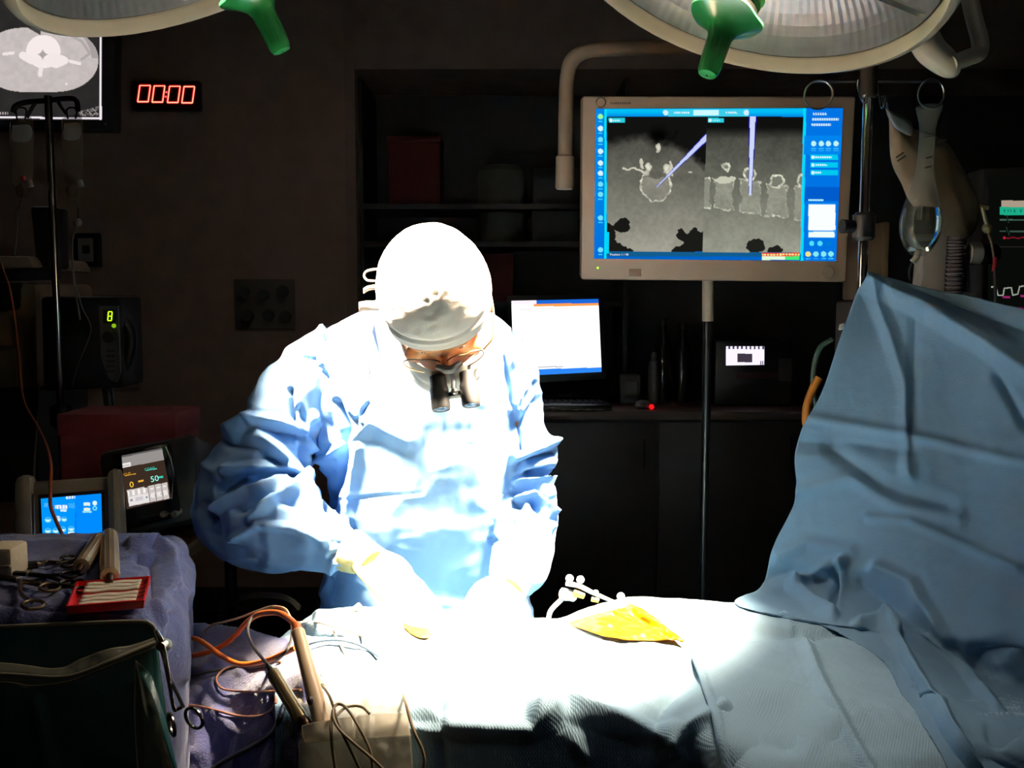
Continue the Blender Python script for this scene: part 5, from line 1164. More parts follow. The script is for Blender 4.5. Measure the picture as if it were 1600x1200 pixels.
    clamp('dull steel ring clamp with an open loop nearest the towel front', (-30, 895), (30, 908), (52, 945), (78, 918), M('bronze_steel', (150, 128, 98), 0.3, 1.0), 0.0125)
    clamp('dark steel ring clamp lying across the towel behind the open loop', (-20, 893), (45, 897), (108, 898), (106, 912), dks, 0.010)
    clamp('bright tipped steel ring clamp near the towel back edge', (0, 880), (70, 880), (106, 872), (104, 882), M('mid_steel', (120, 110, 98), 0.25, 1.0), 0.009)
    clamp('thin steel ring clamp beside the red dish', (20, 905), (75, 915), (122, 910), (126, 922), dks, 0.008)
    for i, (a, b, r, lb) in enumerate((((-5, 866), (32, 866), 0.004, 'dark slim instrument bar at the back left of the towel'), ((16, 885), (60, 882), 0.006, 'thick black instrument shaft on the towel'))):
        A, B = at(*a, r), at(*b, r); t = thing('instrument_rod', lb, 'instrument', tuple((A+B)/2-Vector((0, 0, r))))
        bm = NB(); cyl(bm, A, B, r, 12, bev=0.001); add_bm('shaft', bm, dks if i else gold, t)
        bm = NB(); cyl(bm, B, B+(B-A).normalized()*0.012, r*0.6, 10, r*0.3); add_bm('tip', bm, gold, t)
    q = [at(-40, 912), at(19, 905)]
    t = thing('gauze_pack', 'cream folded gauze pack standing at the left edge of the towel', 'gauze', tuple(at(-10, 908)))
    bm = NB(); box(bm, (q[0].x, q[1].y, MZ+0.005), (q[1].x, q[1].y+0.05, MZ+0.05), 0.006); add_bm('folds', bm, M('cream_gauze', (222, 200, 160), 0.9, bump=0.4), t)
    bm = NB(); box(bm, (q[0].x, q[1].y-0.0015, MZ+0.022), (q[1].x-0.002, q[1].y+0.045, MZ+0.026), 0.001); add_bm('fold_edge', bm, M('cream_gauze_dark', (180, 160, 128), 0.9), t)
tray_items()
def pouch():
    # clear pouch on a dark green sheet hung on the front of the stand
    gm = M('dark_green_sheet', (36, 86, 84), 0.35, bump=0.2, bscale=30, coat=0.3)
    Y = 1.165
    rows = [[(-160, 984, Y), (0, 979, Y), (120, 974, Y), (215, 971, Y), (238, 977, Y), (246, 990, Y+0.002)],
            [(-160, 1030, Y-0.012), (0, 1030, Y-0.015), (120, 1030, Y-0.012), (215, 1025, Y-0.008), (240, 1025, Y-0.004), (249, 1030, Y)],
            [(-160, 1100, Y-0.03), (0, 1100, Y-0.03), (120, 1100, Y-0.03), (215, 1100, Y-0.02), (245, 1100, Y-0.01), (258, 1100, Y)],
            [(-160, 1205, Y-0.03), (0, 1205, Y-0.035), (120, 1205, Y-0.035), (220, 1205, Y-0.025), (262, 1205, Y-0.012), (276, 1205, Y)],
            [Vector((-0.66, 1.14, 0.80)), Vector((-0.55, 1.13, 0.80)), Vector((-0.48, 1.13, 0.80)), Vector((-0.44, 1.14, 0.80)), Vector((-0.41, 1.15, 0.80)), Vector((-0.39, 1.16, 0.80))]]
    t = thing('instrument_pouch', 'dark green pouch with a clear plastic lip hung on the instrument stand front', 'pouch', (-0.5, 1.16, 0.8))
    sheet('green_sheet', rows, 90, 120, gm, t, [([(225, 1060), (245, 1120), (268, 1200)], 12, 0.008), ([(210, 1080), (215, 1200)], 14, -0.006), ([(60, 1100), (80, 1200)], 20, 0.006)], [(0.006, (10, 10, 5), False)], 0.002)
    hem = M('hem_plastic', (150, 142, 118), 0.3)
    wire('top_hem', [(-160, 982, Y-0.004), (0, 979, Y-0.004), (120, 974, Y-0.004), (215, 971, Y-0.004), (235, 975, Y-0.004), (243, 985, Y-0.003), (249, 1000, Y-0.002)], 0.0026, hem, t, n=60)
    cp = M('clear_film', (180, 175, 150), 0.1, alpha=0.16, coat=0.8)
    lip = [[(-160, 1036, Y-0.04), (0, 1037, Y-0.045), (88, 1046, Y-0.045), (130, 1030, Y-0.04), (172, 1015, Y-0.035), (205, 1010, Y-0.02), (241, 998, Y-0.008)],
           [(-160, 1052, Y-0.055), (0, 1053, Y-0.06), (88, 1058, Y-0.06), (130, 1050, Y-0.055), (172, 1032, Y-0.045), (205, 1018, Y-0.03), (243, 1003, Y-0.012)],
           [(-160, 1066, Y-0.048), (0, 1066, Y-0.05), (50, 1072, Y-0.05), (110, 1064, Y-0.048), (172, 1040, Y-0.04), (205, 1026, Y-0.028), (244, 1010, Y-0.010)]]
    sheet('clear_lip', lip, 30, 90, cp, t, [], [(0.003, (20, 20, 20), True)], 0.0012)
    wire('lip_edge', lip[0], 0.0014, hem, t, n=60)
    wire('lip_fold', lip[1], 0.0021, hem, t, n=60)
    wire('lip_edge', lip[2], 0.0012, M('hem_dim', (96, 88, 66), 0.4), t, n=60)
    rows = [[(212, 1030, Y-0.03), (232, 1050, Y-0.028), (246, 1085, Y-0.022)], [(210, 1110, Y-0.035), (232, 1120, Y-0.032), (252, 1140, Y-0.025)], [(215, 1205, Y-0.035), (245, 1205, Y-0.03), (272, 1205, Y-0.02)]]
    sheet('clear_side_flap', rows, 30, 24, cp, t, [([(213, 1040), (222, 1090), (228, 1118)], 4, 0.003)], [(0.003, (25, 25, 25), True)], 0.001)
    # haemostat hanging on the pouch corner
    Yh = 1.13; sm = M('haemostat_steel', (190, 180, 165), 0.2, 1.0)
    t2 = thing('haemostat', 'long steel haemostat hanging from the pouch corner with two finger rings', 'clamp', tuple(P(250, 1000, Yh)))
    for pts, rc in (([(243, 985, Yh), (250, 1000, Yh), (256, 1025, Yh), (268, 1065, Yh-0.005), (279, 1088, Yh-0.008), (287, 1106, Yh-0.01)], (303, 1122)), ([(244, 986, Yh-0.004), (252, 1003, Yh-0.006), (259, 1035, Yh-0.008), (265, 1070, Yh-0.01), (270, 1100, Yh-0.012), (274, 1112, Yh-0.012)], (268, 1132))):
        bm = NB(); tube(bm, [P(*p) for p in pts], [0.0028, 0.0036, 0.003, 0.0024, 0.0022, 0.0022], 8, 40); ar = add_bm('arm', bm, sm, t2)
        bm = NB(); torus(bm, P(rc[0], rc[1], Yh-0.012), 0.0135, 0.0022, (0.5, 1, 0.2) if rc[0] > 290 else (0.9, 0.6, 0.1), 28); add_bm('finger_ring', bm, sm, ar)
    bm = NB(); c = P(254, 1008, Yh-0.006); cyl(bm, c+Vector((0, 0.006, 0)), c+Vector((0, -0.006, 0)), 0.005, 12); add_bm('pivot', bm, sm, t2)
    slab_px('ratchet', [(275, 1107), (284, 1103), (285, 1108), (276, 1112)], Yh-0.014, 0.006, sm, t2, 0.001)
    bm = NB(); ball(bm, P(256, 1008, Yh+0.008), 0.010, 12, sq=0.8); add_bm('bag_knot', bm, M('bag_knot', (150, 150, 130), 0.3), t)
pouch()

# ================================================================ cables, holster and pens on the drape
def D(px, py, o=0.006):
    return onto(PT, px, py, o, DY(py))
def T(px, py, o=0.013):  # on the purple towel, or on the drape beyond it
    c = Vector((0, 0, CAMZ)); a = onto(TB, px, py, o, 9.0); b = onto(PT, px, py, o, 9.0)
    if min((a-c).length, (b-c).length) > 5: return P(px, py, float(np.interp(py, [985, 1030, 1090, 1150, 1205], [1.66, 1.53, 1.42, 1.34, 1.29])))
    return a if (a-c).length < (b-c).length else b
def front():
    oc = M('orange_cable', (214, 108, 34), 0.45); bc = M('brown_wire', (150, 104, 78), 0.5); kc = M('black_cable', (16, 15, 15), 0.5); tc = M('tan_wire', (178, 155, 118), 0.45); gc = M('grey_dark_cable', (62, 56, 48), 0.45)
    # holster pen with orange cable
    a, b = P(465, 985, 1.235), P(504, 1134, 1.140)
    t = thing('cautery_pen', 'long ivory cautery pen with an orange cable standing in the clear pocket', 'pen', tuple(b))
    d = b-a; L = d.length
    bm = NB(); lathe(bm, [(0.0078, 0), (0.0090, 0.002), (0.0090, L*0.2), (0.0098, L*0.5), (0.0112, L*0.72), (0.0104, L*0.8), (0.0104, L), (0.006, L+0.002)], a, d, 22); body = add_bm('barrel', bm, M('ivory_plastic', (216, 186, 150), 0.4), t)
    bm = NB(); c = P(485, 1095, 1.148); ball(bm, c, 0.0045, 10, d, 1.3); add_bm('button', bm, M('dark_button2', (50, 34, 24), 0.4), body)
    bm = NB(); lathe(bm, [(0.0052, 0), (0.0065, 0.006), (0.0068, 0.012)], a-d.normalized()*0.011, d, 14); add_bm('strain_relief', bm, oc, body)
    wire('cable', [a-d.normalized()*0.008, P(452, 967, 1.265), P(437, 958, 1.30), P(420, 957, 1.34), P(402, 961, 1.39), (385, 973, 1.42), (370, 990, 1.46), (352, 1006, 1.48), (325, 1019, 1.50), (295, 1025, 1.52), (262, 1028, 1.54)], 0.0042, oc, t, n=80)
    t = thing('orange_cable', 'orange cable crossing the towel beside the instrument stand', 'cable', tuple(P(340, 1020, 1.47)))
    wire('cable', [(262, 1000, 1.57), (285, 997, 1.54), (306, 998, 1.51), (325, 1009, 1.49), (345, 1024, 1.46), (372, 1037, 1.42), (400, 1036, 1.40), (425, 1029, 1.36), (445, 1020, 1.34), (462, 1012, 1.32)], 0.0040, oc, t, n=70)
    # grey handpiece with dark cable
    a, b = P(424, 1048, 1.205), P(479, 1138, 1.142)
    t = thing('metal_handpiece', 'olive grey metal handpiece leaning in the clear pocket left of the ivory pen', 'handpiece', tuple(b)); d = b-a; L = d.length
    bm = NB(); lathe(bm, [(0.004, 0), (0.0085, 0.003), (0.009, 0.012), (0.0086, 0.02), (0.0088, L*0.7), (0.0094, L*0.78), (0.0088, L*0.86), (0.0088, L), (0.005, L+0.001)], a, d, 22); body = add_bm('barrel', bm, M('olive_metal', (128, 112, 82), 0.3, 0.7), t)
    bm = NB(); lathe(bm, [(0.0092, L*0.86), (0.0096, L*0.87), (0.0096, L*0.98), (0.0092, L*0.99)], a, d, 22); add_bm('dark_ring', bm, M('dark_bronze', (66, 50, 36), 0.3, 0.8), body)
    bm = NB(); lathe(bm, [(0.0025, 0), (0.0042, 0.012)], a-d.normalized()*0.012, d, 12); add_bm('strain_relief', bm, kc, body)
    wire('cable', [a-d.normalized()*0.01, (408, 1026, 1.25), (394, 1007, 1.32), (387, 985, 1.36), (392, 968, 1.39), (405, 955, 1.40), (425, 948, 1.40), (442, 952, 1.38), (455, 970, 1.35), (455, 1000, 1.31), (443, 1022, 1.29), T(425, 1036, 0.03), T(400, 1042), T(360, 1044), T(325, 1050), T(295, 1058)], 0.0023, gc, t, n=110)
    # thin brown wires
    t = thing('thin_wire', 'thin pinkish brown wire looping over the purple towel', 'wire', tuple(P(360, 1080, 1.42)))
    wire('wire', [T(440, 1034), T(405, 1036, 0.02), T(372, 1040, 0.02), T(350, 1046), T(338, 1060), T(346, 1075), T(370, 1080), T(400, 1081), T(440, 1080), T(470, 1078)], 0.0018, bc, t, n=70)
    t = thing('thin_wire', 'thin brown wire from the haemostat ring curving up on the purple towel', 'wire', tuple(P(360, 1110, 1.38)))
    wire('wire', [T(285, 1100), T(318, 1105), T(345, 1112), T(375, 1119), T(405, 1119), T(424, 1110), T(431, 1096), T(429, 1084), T(425, 1081)], 0.0020, bc, t, n=70)
    t = thing('thin_wire', 'thin pale brown wire arching above the orange cables', 'wire', tuple(P(350, 980, 1.5)))
    wire('wire', [T(312, 1000), (318, 988, 1.53), (330, 977, 1.50), (350, 972, 1.48), (375, 965, 1.45), (398, 956, 1.42), (425, 948, 1.40), (445, 951, 1.37), (454, 965, 1.34)], 0.0017, M('pale_brown_wire', (140, 112, 88), 0.5), t, n=60)
    t = thing('black_cable', 'black cable running down the purple towel to the frame bottom', 'cable', tuple(P(400, 1160, 1.3)))
    wire('cable', [T(452, 1085), T(443, 1105), T(436, 1125), T(425, 1145), T(400, 1163), T(370, 1178), T(340, 1196), T(318, 1215)], 0.0036, kc, t, n=60)
    t = thing('black_cable', 'short black cable doubled behind the ivory pen', 'cable', tuple(P(458, 1050, 1.25)))
    wire('cable', [D(462, 1028, 0.01), D(460, 1040, 0.012), D(464, 1052), D(460, 1066), D(456, 1078)], 0.0022, kc, t, n=40)
    wire('cable', [D(456, 1030, 0.01), D(456, 1045, 0.012), D(459, 1058), D(454, 1072)], 0.0018, kc, t, n=40)
    t = thing('suction_tube', 'clear plastic suction tube arching above the orange cables', 'tube', tuple(P(400, 930, 1.52)))
    wire('tube', [(342, 975, 1.55), (346, 958, 1.55), (360, 942, 1.54), (385, 932, 1.53), (410, 929, 1.52), (435, 931, 1.51), (455, 938, 1.50), (468, 950, 1.49)], 0.0045, M('clear_tubing', (60, 58, 52), 0.12, alpha=0.1, coat=0.5), t, n=60)
    t = thing('white_connector', 'small white connector rod lying at the drape edge left of the gloved hand', 'connector', tuple(P(552, 954, 1.5)))
    bm = NB(); cyl(bm, P(541, 962, 1.50), P(563, 945, 1.50), 0.0042, 12, 0.005, 0.001); add_bm('rod', bm, M('ivory_white', (225, 205, 175), 0.4), t)
    bm = NB(); cyl(bm, P(536, 966, 1.50), P(542, 961, 1.50), 0.0028, 10); add_bm('nozzle', bm, steel, t)
    t = thing('thin_wire', 'thin ivory wire running from the ivory pen toward the gloved hand', 'wire', tuple(P(520, 975, 1.43)))
    wire('wire', [D(463, 974, 0.012), D(480, 971, 0.012), D(500, 973, 0.012), D(520, 979, 0.012), D(545, 987, 0.012), D(570, 996, 0.012)], 0.0016, M('ivory_wire', (205, 180, 150), 0.5), t, n=50)
    t = thing('thin_wire', 'thin blue grey wire arching over the lit drape right of the ivory pen', 'wire', tuple(P(530, 1003, 1.37)))
    wire('wire', [D(474, 1010, 0.012), D(495, 1003, 0.012), D(520, 1000, 0.012), D(545, 1003, 0.012), D(570, 1012, 0.012), D(592, 1026, 0.012)], 0.0020, M('blue_grey_wire', (70, 84, 98), 0.4), t, n=50)
    # plug and tan wire loops
    t = thing('cable_plug', 'small steel plug with tan wire loops over the clear pocket', 'plug', tuple(P(498, 1064, 1.24)))
    bm = NB(); ball(bm, D(497, 1058, 0.02), 0.006, 10); add_bm('plug_head', bm, steel, t)
    bm = NB(); cyl(bm, D(497, 1060, 0.02), D(503, 1072, 0.02), 0.0048, 12, 0.0035); add_bm('plug_sleeve', bm, M('olive_grey', (140, 125, 100), 0.4), t)
    o = 0.064
    wire('wire', [D(503, 1071, 0.02), D(513, 1084, o), D(521, 1104, o), D(526, 1122, o), D(536, 1148, o), D(550, 1176, o), D(566, 1210, o)], 0.0019, M('grey_olive_wire', (110, 96, 72), 0.4), t, n=50)
    wire('wire', [D(525, 1210, o), D(519, 1165, o), D(517, 1135, o), D(520, 1112, o), D(526, 1101, o+.004), D(536, 1102, o+.004), D(548, 1115, o), D(560, 1135, o), D(572, 1158, o), D(580, 1180, o), D(583, 1210, o)], 0.0019, tc, t, n=70)
    wire('wire', [D(526, 1118, o), D(538, 1107, o), D(552, 1103, o), D(566, 1105, o), D(577, 1115, o)], 0.0017, tc, t, n=40)
    wire('wire', [D(520, 1110, o+.003), D(522, 1125, o+.003), D(532, 1142, o+.003), D(555, 1163, o+.003), D(580, 1184, o+.003), D(605, 1208, o+.003)], 0.0019, tc, t, n=50)
    wire('wire', [D(503, 1071, 0.02), D(520, 1068), D(533, 1058), D(541, 1043), D(540, 1025), D(533, 1010), D(525, 995), D(521, 985)], 0.0016, M('cream_wire', (190, 165, 135), 0.5), t, n=50)
    t = thing('tan_wire', 'single tan wire hanging down the right edge of the clear pocket', 'wire', tuple(P(648, 1140, 1.12)))
    wire('wire', [D(631, 1085, 0.02), D(635, 1102, o), D(641, 1125, o), D(650, 1150, o), D(659, 1170, o), D(663, 1188, o), D(660, 1210, o)], 0.0020, M('peach_wire', (214, 176, 128), 0.45), t, n=50)
    # the clear pocket
    t = thing('clear_pocket', 'clear plastic instrument pocket with a cloudy tan band stuck on the drape front', 'pocket', tuple(P(555, 1150, 1.14)))
    cp = M('cloudy_film', (238, 230, 208), 0.15, alpha=0.22, coat=0.8); band = M('cloudy_band', (238, 226, 198), 0.3, alpha=0.5)
    def R(pts, o): return [D(x, min(y, 1199), oo)+(Vector((0, 0, -(y-1199)*0.0008)) if y > 1199 else Vector()) for (x, y), oo in zip(pts, o)]
    rows = [R([(462, 1078), (500, 1072), (560, 1070), (632, 1070)], [.006, .006, .006, .006]), R([(463, 1110), (500, 1108), (560, 1108), (637, 1105)], [.014, .02, .02, .014]), R([(465, 1150), (500, 1150), (560, 1150), (641, 1148)], [.016, .028, .028, .016]), R([(466, 1215), (500, 1215), (560, 1215), (645, 1212)], [.016, .028, .028, .016])]
    sheet('back_film', rows, 40, 60, M('cloudy_back', (240, 232, 212), 0.25, alpha=0.4, coat=0.5), t, [([(575, 1098), (600, 1090), (630, 1095)], 10, 0.006), ([(560, 1112), (590, 1106), (625, 1112)], 8, -0.005)], [(0.003, (30, 30, 30), True)], 0.0008)
    rows = [R([(472, 1134), (505, 1127), (560, 1119), (635, 1114)], [.03, .05, .048, .028]), R([(474, 1150), (505, 1145), (560, 1138), (638, 1130)], [.032, .052, .05, .03]), R([(480, 1162), (510, 1158), (560, 1154), (642, 1150)], [.032, .052, .05, .03])]
    sheet('band', rows, 24, 70, band, t, [([(556, 1120), (558, 1160)], 5, -0.004), ([(578, 1118), (576, 1158)], 5, 0.003)], [(0.0015, (30, 30, 30), False)], 0.001)
    rows = [R([(468, 1160), (510, 1157), (560, 1152), (642, 1149)], [.03, .05, .048, .028]), R([(468, 1185), (510, 1185), (560, 1182), (644, 1180)], [.032, .052, .05, .03]), R([(468, 1225), (510, 1225), (560, 1222), (646, 1222)], [.03, .05, .05, .028])]
    sheet('front_film', rows, 30, 70, cp, t, [([(560, 1155), (566, 1215)], 8, -0.006), ([(500, 1165), (520, 1215)], 10, 0.005), ([(600, 1170), (590, 1215)], 12, 0.005)], [(0.003, (28, 28, 28), True)], 0.0008)
front()

# ================================================================ tracker with reflective spheres
def tracker():
    m = M('satin_alloy', (215, 212, 206), 0.3, 0.6); wm = M('reflective_white', (240, 238, 232), 0.5)
    t = thing('tracking_frame', 'navigation tracking frame with white reflective spheres clamped by the surgeon', 'tracker', tuple(P(857, 972, 1.56)))
    Y = 1.56
    bm = NB(); tube(bm, [P(857, 976, Y), P(858, 962, Y), P(863, 951, Y), P(878, 936, Y-0.01)], 0.0042, 12, 30); add_bm('post', bm, m, t)
    bm = NB(); c = P(881, 928, Y-0.01); e = P(895, 931, Y-0.01); lathe(bm, [(0.004, -0.008), (0.0095, -0.005), (0.0105, 0.003), (0.009, 0.012), (0.0095, 0.018), (0.005, 0.022)], c, e-c, 18); add_bm('clamp', bm, m, t)
    bm = NB(); tube(bm, [P(884, 912, Y-0.012), P(905, 916, Y-0.012), P(930, 928, Y-0.012), P(972, 946, Y-0.012)], [0.0055, 0.0065, 0.0055, 0.004], 12, 30, squash=0.6); bar = add_bm('frame_bar', bm, m, t)
    for x0, y0, bx, by, lb in ((890, 904, 891, 914, 'a'), (907, 906, 906, 917, 'b'), (970, 932, 969, 944, 'c'), (931, 926, 930, 931, 'd')):
        bm = NB(); ball(bm, P(x0, y0, Y-0.014), 0.0066 if lb != 'd' else 0.0045, 16); s = add_bm('reflective_sphere', bm, wm, bar)
        bm = NB(); cyl(bm, P(bx, by, Y-0.013), P(x0, y0, Y-0.013), 0.002, 8); add_bm('sphere_post', bm, m, bar)
    bm = NB(); g = M('gold_screw', (212, 160, 70), 0.3, 0.8); c = P(896, 926, Y-0.018); cyl(bm, c, c+Vector((0.018, 0, -0.006)), 0.006, 12, 0.005, 0.001); add_bm('thumb_screw', bm, g, t)
    bm = NB(); c = P(924, 936, Y-0.016); cyl(bm, c, c+Vector((0.012, 0, -0.003)), 0.004, 10); add_bm('thumb_screw', bm, g, t)
    bm = NB(); cyl(bm, P(969, 940, Y-0.016), P(976, 947, Y-0.018), 0.005, 10, 0.003); add_bm('sphere_base', bm, M('steel_blue_base', (80, 96, 110), 0.4), bar)
tracker()
# ================================================================ the surgeon
def surgeon():
    root = thing('person', 'person in a blue surgical gown, cap, mask and magnifying loupes bending over the lit drape', 'person', (-0.17, 1.92, 0))
    skin = M('skin', (222, 150, 98), 0.5, var=0.06); skin.node_tree.nodes['Principled BSDF'].inputs['Subsurface Weight'].default_value = 0.1
    # head frame: pitched down, slightly rolled
    HC = P(683, 474, 1.62); pitch, roll = math.radians(57), math.radians(8)
    Rm = Matrix.Rotation(-roll, 3, 'Y')
    ex = Rm @ Vector((1, 0, 0)); ef = Rm @ Vector((0, -math.cos(pitch), -math.sin(pitch))); eu = Rm @ Vector((0, -math.sin(pitch), math.cos(pitch)))
    H = lambda x, y, z: HC + ex*x + ef*y + eu*z
    def ell(bm, c, rx, ry, rz, seg=24):
        rings = []
        for i in range(seg//2+1):
            t = min(max(math.pi*i/(seg//2), 0.03), math.pi-0.03); rings.append([bm.verts.new(H(c[0]+rx*math.sin(t)*math.cos(a), c[1]+ry*math.sin(t)*math.sin(a), c[2]+rz*math.cos(t))) for a in np.linspace(0, 2*math.pi, seg, endpoint=False)])
        for i in range(len(rings)-1):
            for k in range(seg): bm.faces.new([rings[i][k], rings[i][(k+1) % seg], rings[i+1][(k+1) % seg], rings[i+1][k]])
        bm.faces.new(rings[0][::-1]); bm.faces.new(rings[-1])
    def rings_loft(bm, R, seg=40, pw=2.4):
        rr = []
        for (z, cx, hw, y, hd) in R:
            ring = []
            for k in range(seg):
                a = 2*math.pi*k/seg; c, s = math.cos(a), math.sin(a)
                ring.append(bm.verts.new((cx+hw*abs(c)**(2/pw)*math.copysign(1, c), y+hd*abs(s)**(2/pw)*math.copysign(1, s), z)))
            rr.append(ring)
        for i in range(len(rr)-1):
            for k in range(seg): bm.faces.new([rr[i][k], rr[i][(k+1) % seg], rr[i+1][(k+1) % seg], rr[i+1][k]])
        bm.faces.new(rr[0][::-1]); bm.faces.new(rr[-1])
    # ---- one continuous body
    armL = [P(505, 588, 1.87), P(432, 695, 1.83), P(374, 792, 1.80), P(460, 838, 1.72), P(560, 864, 1.645)]
    armR = [P(795, 585, 1.87), P(815, 690, 1.855), P(822, 795, 1.83), P(812, 860, 1.70), P(799, 908, 1.585)]
    bm = NB()
    ell(bm, (0, 0, 0.01), 0.076, 0.094, 0.104); ell(bm, (0, 0.030, -0.066), 0.060, 0.062, 0.060); ell(bm, (0, 0.052, -0.098), 0.034, 0.034, 0.026)
    ell(bm, (0, 0.098, -0.034), 0.013, 0.020, 0.026, 16); ell(bm, (0, 0.084, 0.004), 0.052, 0.013, 0.011, 16)
    ell(bm, (0, 0.084, -0.078), 0.026, 0.012, 0.011, 14)
    for s in (-1, 1): ell(bm, (s*0.081, -0.012, -0.034), 0.012, 0.022, 0.034, 16); ell(bm, (s*0.042, 0.070, -0.036), 0.026, 0.018, 0.018, 14)
    tube(bm, [H(0, -0.02, -0.03), H(0, -0.03, -0.10)*0.6+Vector((-0.165, 1.83, 1.50))*0.4, (-0.165, 1.86, 1.46)], [0.055, 0.058, 0.062], 18, 16)
    rings_loft(bm, [(1.50, -0.17, 0.07, 1.86, 0.05), (1.46, -0.18, 0.15, 1.88, 0.075), (1.36, -0.185, 0.17, 1.89, 0.10), (1.2, -0.175, 0.155, 1.90, 0.10), (1.05, -0.165, 0.155, 1.92, 0.10), (0.9, -0.165, 0.165, 1.95, 0.11), (0.82, -0.165, 0.15, 1.95, 0.09)])
    for s in (-1, 1): tube(bm, [(-0.165+s*0.085, 1.95, 0.9), (-0.165+s*0.09, 1.94, 0.5), (-0.165+s*0.1, 1.97, 0.10)], [0.085, 0.062, 0.042], 16, 24); tube(bm, [(-0.165+s*0.1, 1.98, 0.06), (-0.165+s*0.105, 1.85, 0.04)], [0.045, 0.035], 12, 8, smooth=False)
    tube(bm, armL, [0.046, 0.042, 0.036, 0.032, 0.025], 16, 50); tube(bm, armR, [0.040, 0.030, 0.027, 0.026, 0.023], 16, 50)
    me = remesh(bm, 0.0055, 6); body = add_mesh('body', me, skin, root, 180)
    for s in (-1, 1):
        bm = NB(); c = H(s*0.031, 0.0715, -0.014); ball(bm, c, 0.0115, 14, ef); e = add_bm('eye', bm, M('eye_white', (225, 220, 212), 0.2), body)
        bm = NB(); ball(bm, c+ef*0.0085, 0.0048, 10, ef); add_bm('iris', bm, M('dark_iris', (46, 30, 20), 0.15), body)
    # ---- gown
    bm = NB()
    rings_loft(bm, [(1.565, -0.165, 0.065, 1.83, 0.055), (1.535, -0.168, 0.115, 1.855, 0.075), (1.495, -0.178, 0.180, 1.87, 0.095), (1.44, -0.19, 0.212, 1.88, 0.118), (1.36, -0.185, 0.205, 1.87, 0.138), (1.25, -0.175, 0.190, 1.88, 0.145), (1.12, -0.172, 0.190, 1.90, 0.148), (1.0, -0.175, 0.208, 1.93, 0.150), (0.8, -0.17, 0.225, 1.95, 0.16), (0.40, -0.165, 0.25, 1.96, 0.18)], 48, 2.3)
    tube(bm, [P(540, 560, 1.87), P(500, 588, 1.865), P(462, 635, 1.85), P(428, 695, 1.83), P(392, 745, 1.81), P(378, 782, 1.795), P(392, 812, 1.77), P(440, 822, 1.73), P(490, 840, 1.69), P(525, 853, 1.665), P(548, 861, 1.652)], [0.085, 0.086, 0.082, 0.084, 0.088, 0.088, 0.086, 0.088, 0.064, 0.046, 0.034], 28, 80)
    tube(bm, [P(770, 560, 1.87), P(792, 590, 1.87), P(804, 640, 1.862), P(812, 688, 1.856), P(819, 712, 1.852), P(812, 744, 1.848), P(820, 785, 1.835), P(822, 825, 1.80), P(818, 855, 1.735), P(808, 885, 1.665), P(800, 903, 1.605)], [0.075, 0.066, 0.056, 0.056, 0.063, 0.050, 0.064, 0.064, 0.058, 0.050, 0.036], 26, 80)
    me = remesh(bm, 0.004, 5); V, N = mesh_arrays(me)
    q = proj(V); view = V - np.array([0, 0, CAMZ]); facing = (N*view).sum(1) < 0.15
